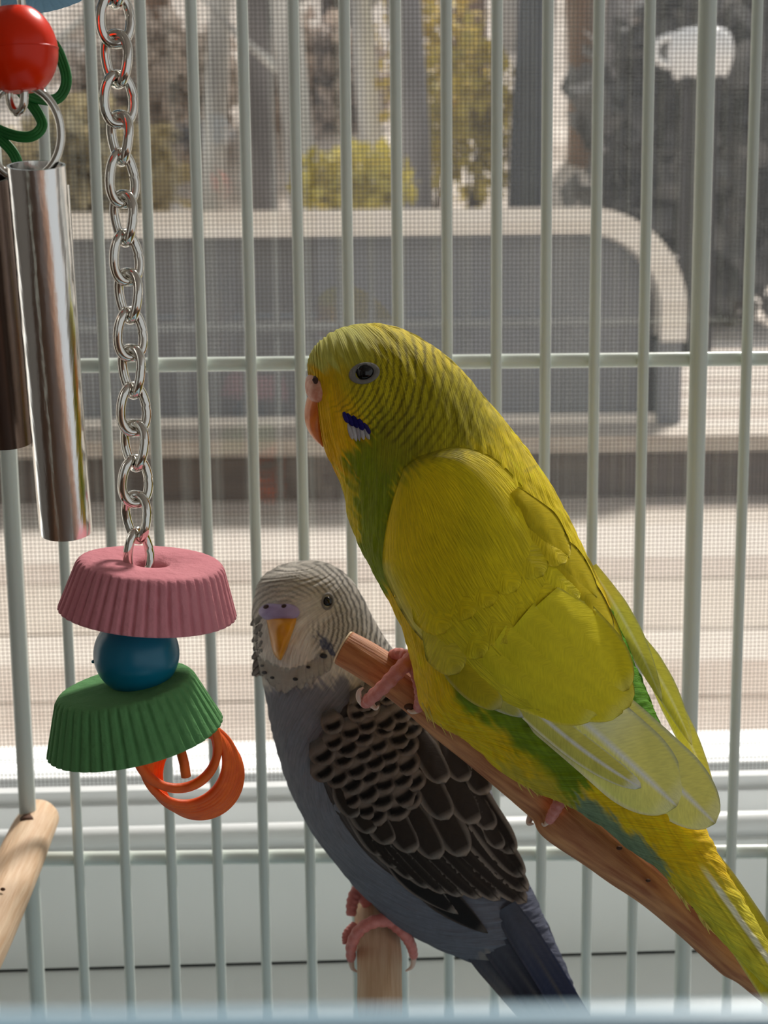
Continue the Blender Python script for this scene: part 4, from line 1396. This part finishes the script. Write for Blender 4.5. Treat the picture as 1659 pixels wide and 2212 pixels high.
def block(name, c, Rb, Rt, h, roll, pitch_, mt, hole=0, flutes=44):
    """fluted cup-shaped block: c = pixel of the bottom centre, radii and height in pixels"""
    ctr = at(c[0], c[1], YT)
    Rb, Rt, h = Rb * k_px, Rt * k_px, h * k_px
    na = flutes * 8
    a = np.linspace(0, 2 * math.pi, na, endpoint=False)
    prof = []
    if hole:
        prof += [(hole * k_px, h * .35, 0), (hole * k_px, h * .86, 0), (hole * k_px * 1.35, h * .965, 0)]
    else:
        prof += [(.0001, h, 0)]
    prof += [(Rt * .6, h * 1.0, 0), (Rt * .88, h * .995, 0), (Rt * .965, h * .98, .15), (Rt, h * .94, .5)]
    for q in np.linspace(.88, .06, 12):
        prof.append((Rb + (Rt - Rb) * q, h * q, 1.0))
    prof += [(Rb * .995, h * .02, .4), (Rb * .96, 0, 0), (Rb * .5, 0, 0), (.0001, 0, 0)]
    V = []
    for i_, (r, z, fl) in enumerate(prof):
        saw = np.abs(((a * flutes / (2 * math.pi) + .12 * np.sin(3 * a + i_ * .03)) % 1.0) - .5) * 2
        amp = fl * Rb * .042 * (.6 + .8 * vnoise(a * 9, z * 900 + 3 * a, 5))
        rr = r * (1 + (.018 * np.sin(2 * a + 1) + .012 * np.sin(3 * a + 2)) * (r > Rt * .5)) - amp * (1 - np.clip(saw * 2.2, 0, 1))
        zz = z + (r > Rt * .5) * h * .02 * np.sin(2 * a + .5)
        V.append(np.stack([rr * np.cos(a), rr * np.sin(a), zz + 0 * a], -1))
    V = np.array(V).reshape(-1, 3)
    Rm = np.array(Matrix.Rotation(roll, 3, 'Y') @ Matrix.Rotation(pitch_, 3, 'X'))
    V = V @ Rm.T + ctr
    return link(name, make_mesh(name, V, [grid_faces(len(prof), na, True)]), mt, toy)


block('pink_block', (318, 1322), 194, 156, 118, math.radians(6), math.radians(2.5), M_pink, hole=34, flutes=46)
block('green_block', (292, 1592), 197, 150, 128, math.radians(-9), math.radians(3), M_green, flutes=44)
bc = at(295, 1412, YT)
aa, bb = np.linspace(0, math.pi, 40), np.linspace(0, 2 * math.pi, 64, endpoint=False)
rb_ = 95 * k_px


def bead_mesh(c, r, flat, cut, tilt=0.0):
    zc = np.cos(aa)
    rr = np.sin(aa)
    z = np.clip(zc, -cut, cut) * flat
    V = np.stack([rr[:, None] * np.cos(bb), rr[:, None] * np.sin(bb), z[:, None] + 0 * bb], -1).reshape(-1, 3) * r
    Rm = np.array(Matrix.Rotation(tilt, 3, 'Y'))
    return make_mesh('bead', V @ Rm.T + c, [grid_faces(40, 64, True)])


link('blue_bead', bead_mesh(bc, rb_, .97, .96), M_bluebead, toy)
MB().tube([bc + np.array([-rb_ * .985, -rb_ * .1, -rb_ * .15]), bc + np.array([-rb_ * 1.04, -rb_ * .1, -rb_ * .16])], [rb_ * .05, rb_ * .03], 10).build('bead_nub', M_bluebead, toy)


mbs = [MB(), MB(), MB()]
for k in range(12):
    g = 0 if k < 3 else (1 if k < 7 else 2)
    a_ = np.linspace(0, 2 * math.pi, 72, endpoint=False)
    cx_, cy_, r_ = [(381 + 2 * k, 1612 + 4 * k, 90 - 3 * k), (398 + 5 * (k - 3), 1644 + 5 * (k - 3), 92), (416 + 4 * (k - 7), 1658 + 4 * (k - 7), 96 - 1.5 * (k - 7))][g]
    yo_ = YT + .004 + .0009 * k
    px_ = cx_ + r_ * np.cos(a_) * (.98 if g else 1.0)
    py_ = cy_ + r_ * np.sin(a_)
    mbs[g].tube(at(px_, py_, yo_ + .004 * np.sin(a_ + .6)), (9.5 if g else 10.5) * k_px, 10, closed=True)
for mb in mbs:
    mb.build('rattan_coil', M_rattan, toy)
MB().tube(px_line([(385, 1600, YT - .004), (398, 1650, YT - .005), (402, 1678, YT - .005)]), 11 * k_px, 10).build('rattan_end', M_rattan, toy)

# ------------------------------------------------------------------ chime toy
YH = .262
kh = YH / FPX
chm = thing('chime_toy', tuple(at(143, 1160, YH)), 'hanging steel chime toy with tubes on a ring below an orange bead', 'bird toy')


def chime(p0, p1, r, m, Y0, Y1):
    P0, P1 = at(*p0, Y0), at(*p1, Y1)
    ax = (P1 - P0) / np.linalg.norm(P1 - P0)
    s = np.array([1.0, 0, 0]) - ax * ax[0]
    s /= np.linalg.norm(s)
    n = np.cross(ax, s)
    th = np.linspace(0, 2 * math.pi, 64, endpoint=False)
    R = r * kh
    rows = [(0, R), (.004, R), (.5, R), (.996, R), (1, R), (1, R * .9), (.98, R * .88), (.5, R * .88), (.02, R * .88), (0, R * .9)]
    V = np.array([P0 + (P1 - P0) * t + rr * (np.cos(th)[:, None] * s + np.sin(th)[:, None] * n) for t, rr in rows]).reshape(-1, 3)
    F = [grid_faces(len(rows), 64, True)]
    j = np.arange(64)
    F.append(np.stack([9 * 64 + j, 9 * 64 + (j + 1) % 64, (j + 1) % 64, j], -1))
    o = link('chime_tube', make_mesh('chime_tube', V, F), m, chm)
    es = o.modifiers.new('edge', 'EDGE_SPLIT')
    es.split_angle = math.radians(40)
    return o


chime((78, 357), (143, 1147), 58, M_tube, YH - .013, YH + .002)
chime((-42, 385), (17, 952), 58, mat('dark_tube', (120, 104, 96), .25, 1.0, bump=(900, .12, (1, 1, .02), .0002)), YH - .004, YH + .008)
chime((98, 400), (138, 1010), 54, M_tube, YH + .018, YH + .020)
th = np.linspace(0, 2 * math.pi, 72, endpoint=False)
rc = at(50, 286, YH - .0125)
MB().tube(np.stack([rc[0] + 74 * kh * np.cos(th), rc[1] + 74 * kh * .12 * np.cos(th), rc[2] + 92 * kh * np.sin(th)], 1), 8.5 * kh, 12, closed=True).build('ring', M_steel, chm)
ob = at(38, 108, YH - .012)
link('orange_bead', bead_mesh(ob, 79 * kh, 1.14, .90, math.radians(-4)), M_orange, chm)
sx = 79.4 * kh
MB().tube(np.stack([ob[0] + sx * np.cos(th), ob[1] + sx * np.sin(th), ob[2] + .06 * sx * np.cos(th)], 1), 1.2 * kh, 6, closed=True).build('mould_seam', M_orange, chm)
for (xa, ya), hw_, hl_, t0 in (((20, 10), 26, 46, .6), ((36, 205), 20, 34, -.5), ((28, -64), 26, 46, -.5)):
    c = at(xa, ya, YH - .012)
    P = [c + np.array([math.cos(t0) * math.cos(q) * hw_, math.sin(t0) * math.cos(q) * hw_, math.sin(q) * hl_]) * kh for q in th[::2]]
    MB().tube(P, 8.5 * kh, 10, closed=True).build('link', M_steel, chm)
# green curled rattan strips behind the bead
for pts in ([(60, 60, .276), (112, 92, .277), (137, 140, .277), (143, 180, .276), (128, 210, .275), (100, 216, .274), (60, 205, .273), (40, 190, .273)],
            [(30, 180, .274), (68, 225, .274), (90, 262, .273), (84, 284, .272), (60, 296, .272), (20, 290, .273), (-30, 268, .275)],
            [(-40, 270, .274), (0, 300, .2735), (28, 330, .273), (40, 362, .273), (44, 400, .274)]):
    q = catmull(pts, 50)
    mb = MB()
    for o_ in (-6.5, 0, 6.5):
        T = np.gradient(q[:, :2], axis=0)
        nn = np.stack([-T[:, 1], T[:, 0]], 1) / np.linalg.norm(T, axis=1)[:, None]
        mb.tube(at(q[:, 0] + nn[:, 0] * o_, q[:, 1] + nn[:, 1] * o_, q[:, 2]), 5.6 * kh, 8)
    mb.build('rattan_strip', M_strap, chm)
# blue fluted block at the top


def blueblock():
    ctr = at(80, -52, .285)
    a = np.linspace(0, 2 * math.pi, 44 * 8, endpoint=False)
    k2 = .285 / FPX
    V = []
    prof = [(.0001, 100, 0), (100, 100, 0), (125, 96, .5)] + [(160 - 35 * q, 100 * q, 1) for q in np.linspace(.9, .05, 10)] + [(158, 0, .3), (80, -2, 0), (.0001, -2, 0)]
    for r, z, fl in prof:
        saw = np.abs(((a * 44 / (2 * math.pi)) % 1.0) - .5) * 2
        rr = r - fl * 5 * (1 - np.clip(saw * 2.2, 0, 1))
        V.append(np.stack([rr * np.cos(a), rr * np.sin(a), z + 0 * a], -1) * k2)
    V = np.array(V).reshape(-1, 3)
    Rm = np.array(Matrix.Rotation(math.radians(-14), 3, 'Y') @ Matrix.Rotation(math.radians(-16), 3, 'X'))
    link('blue_block', make_mesh('blue_block', V @ Rm.T + ctr, [grid_faces(len(prof), len(a), True)]), M_bluemin, chm)


blueblock()
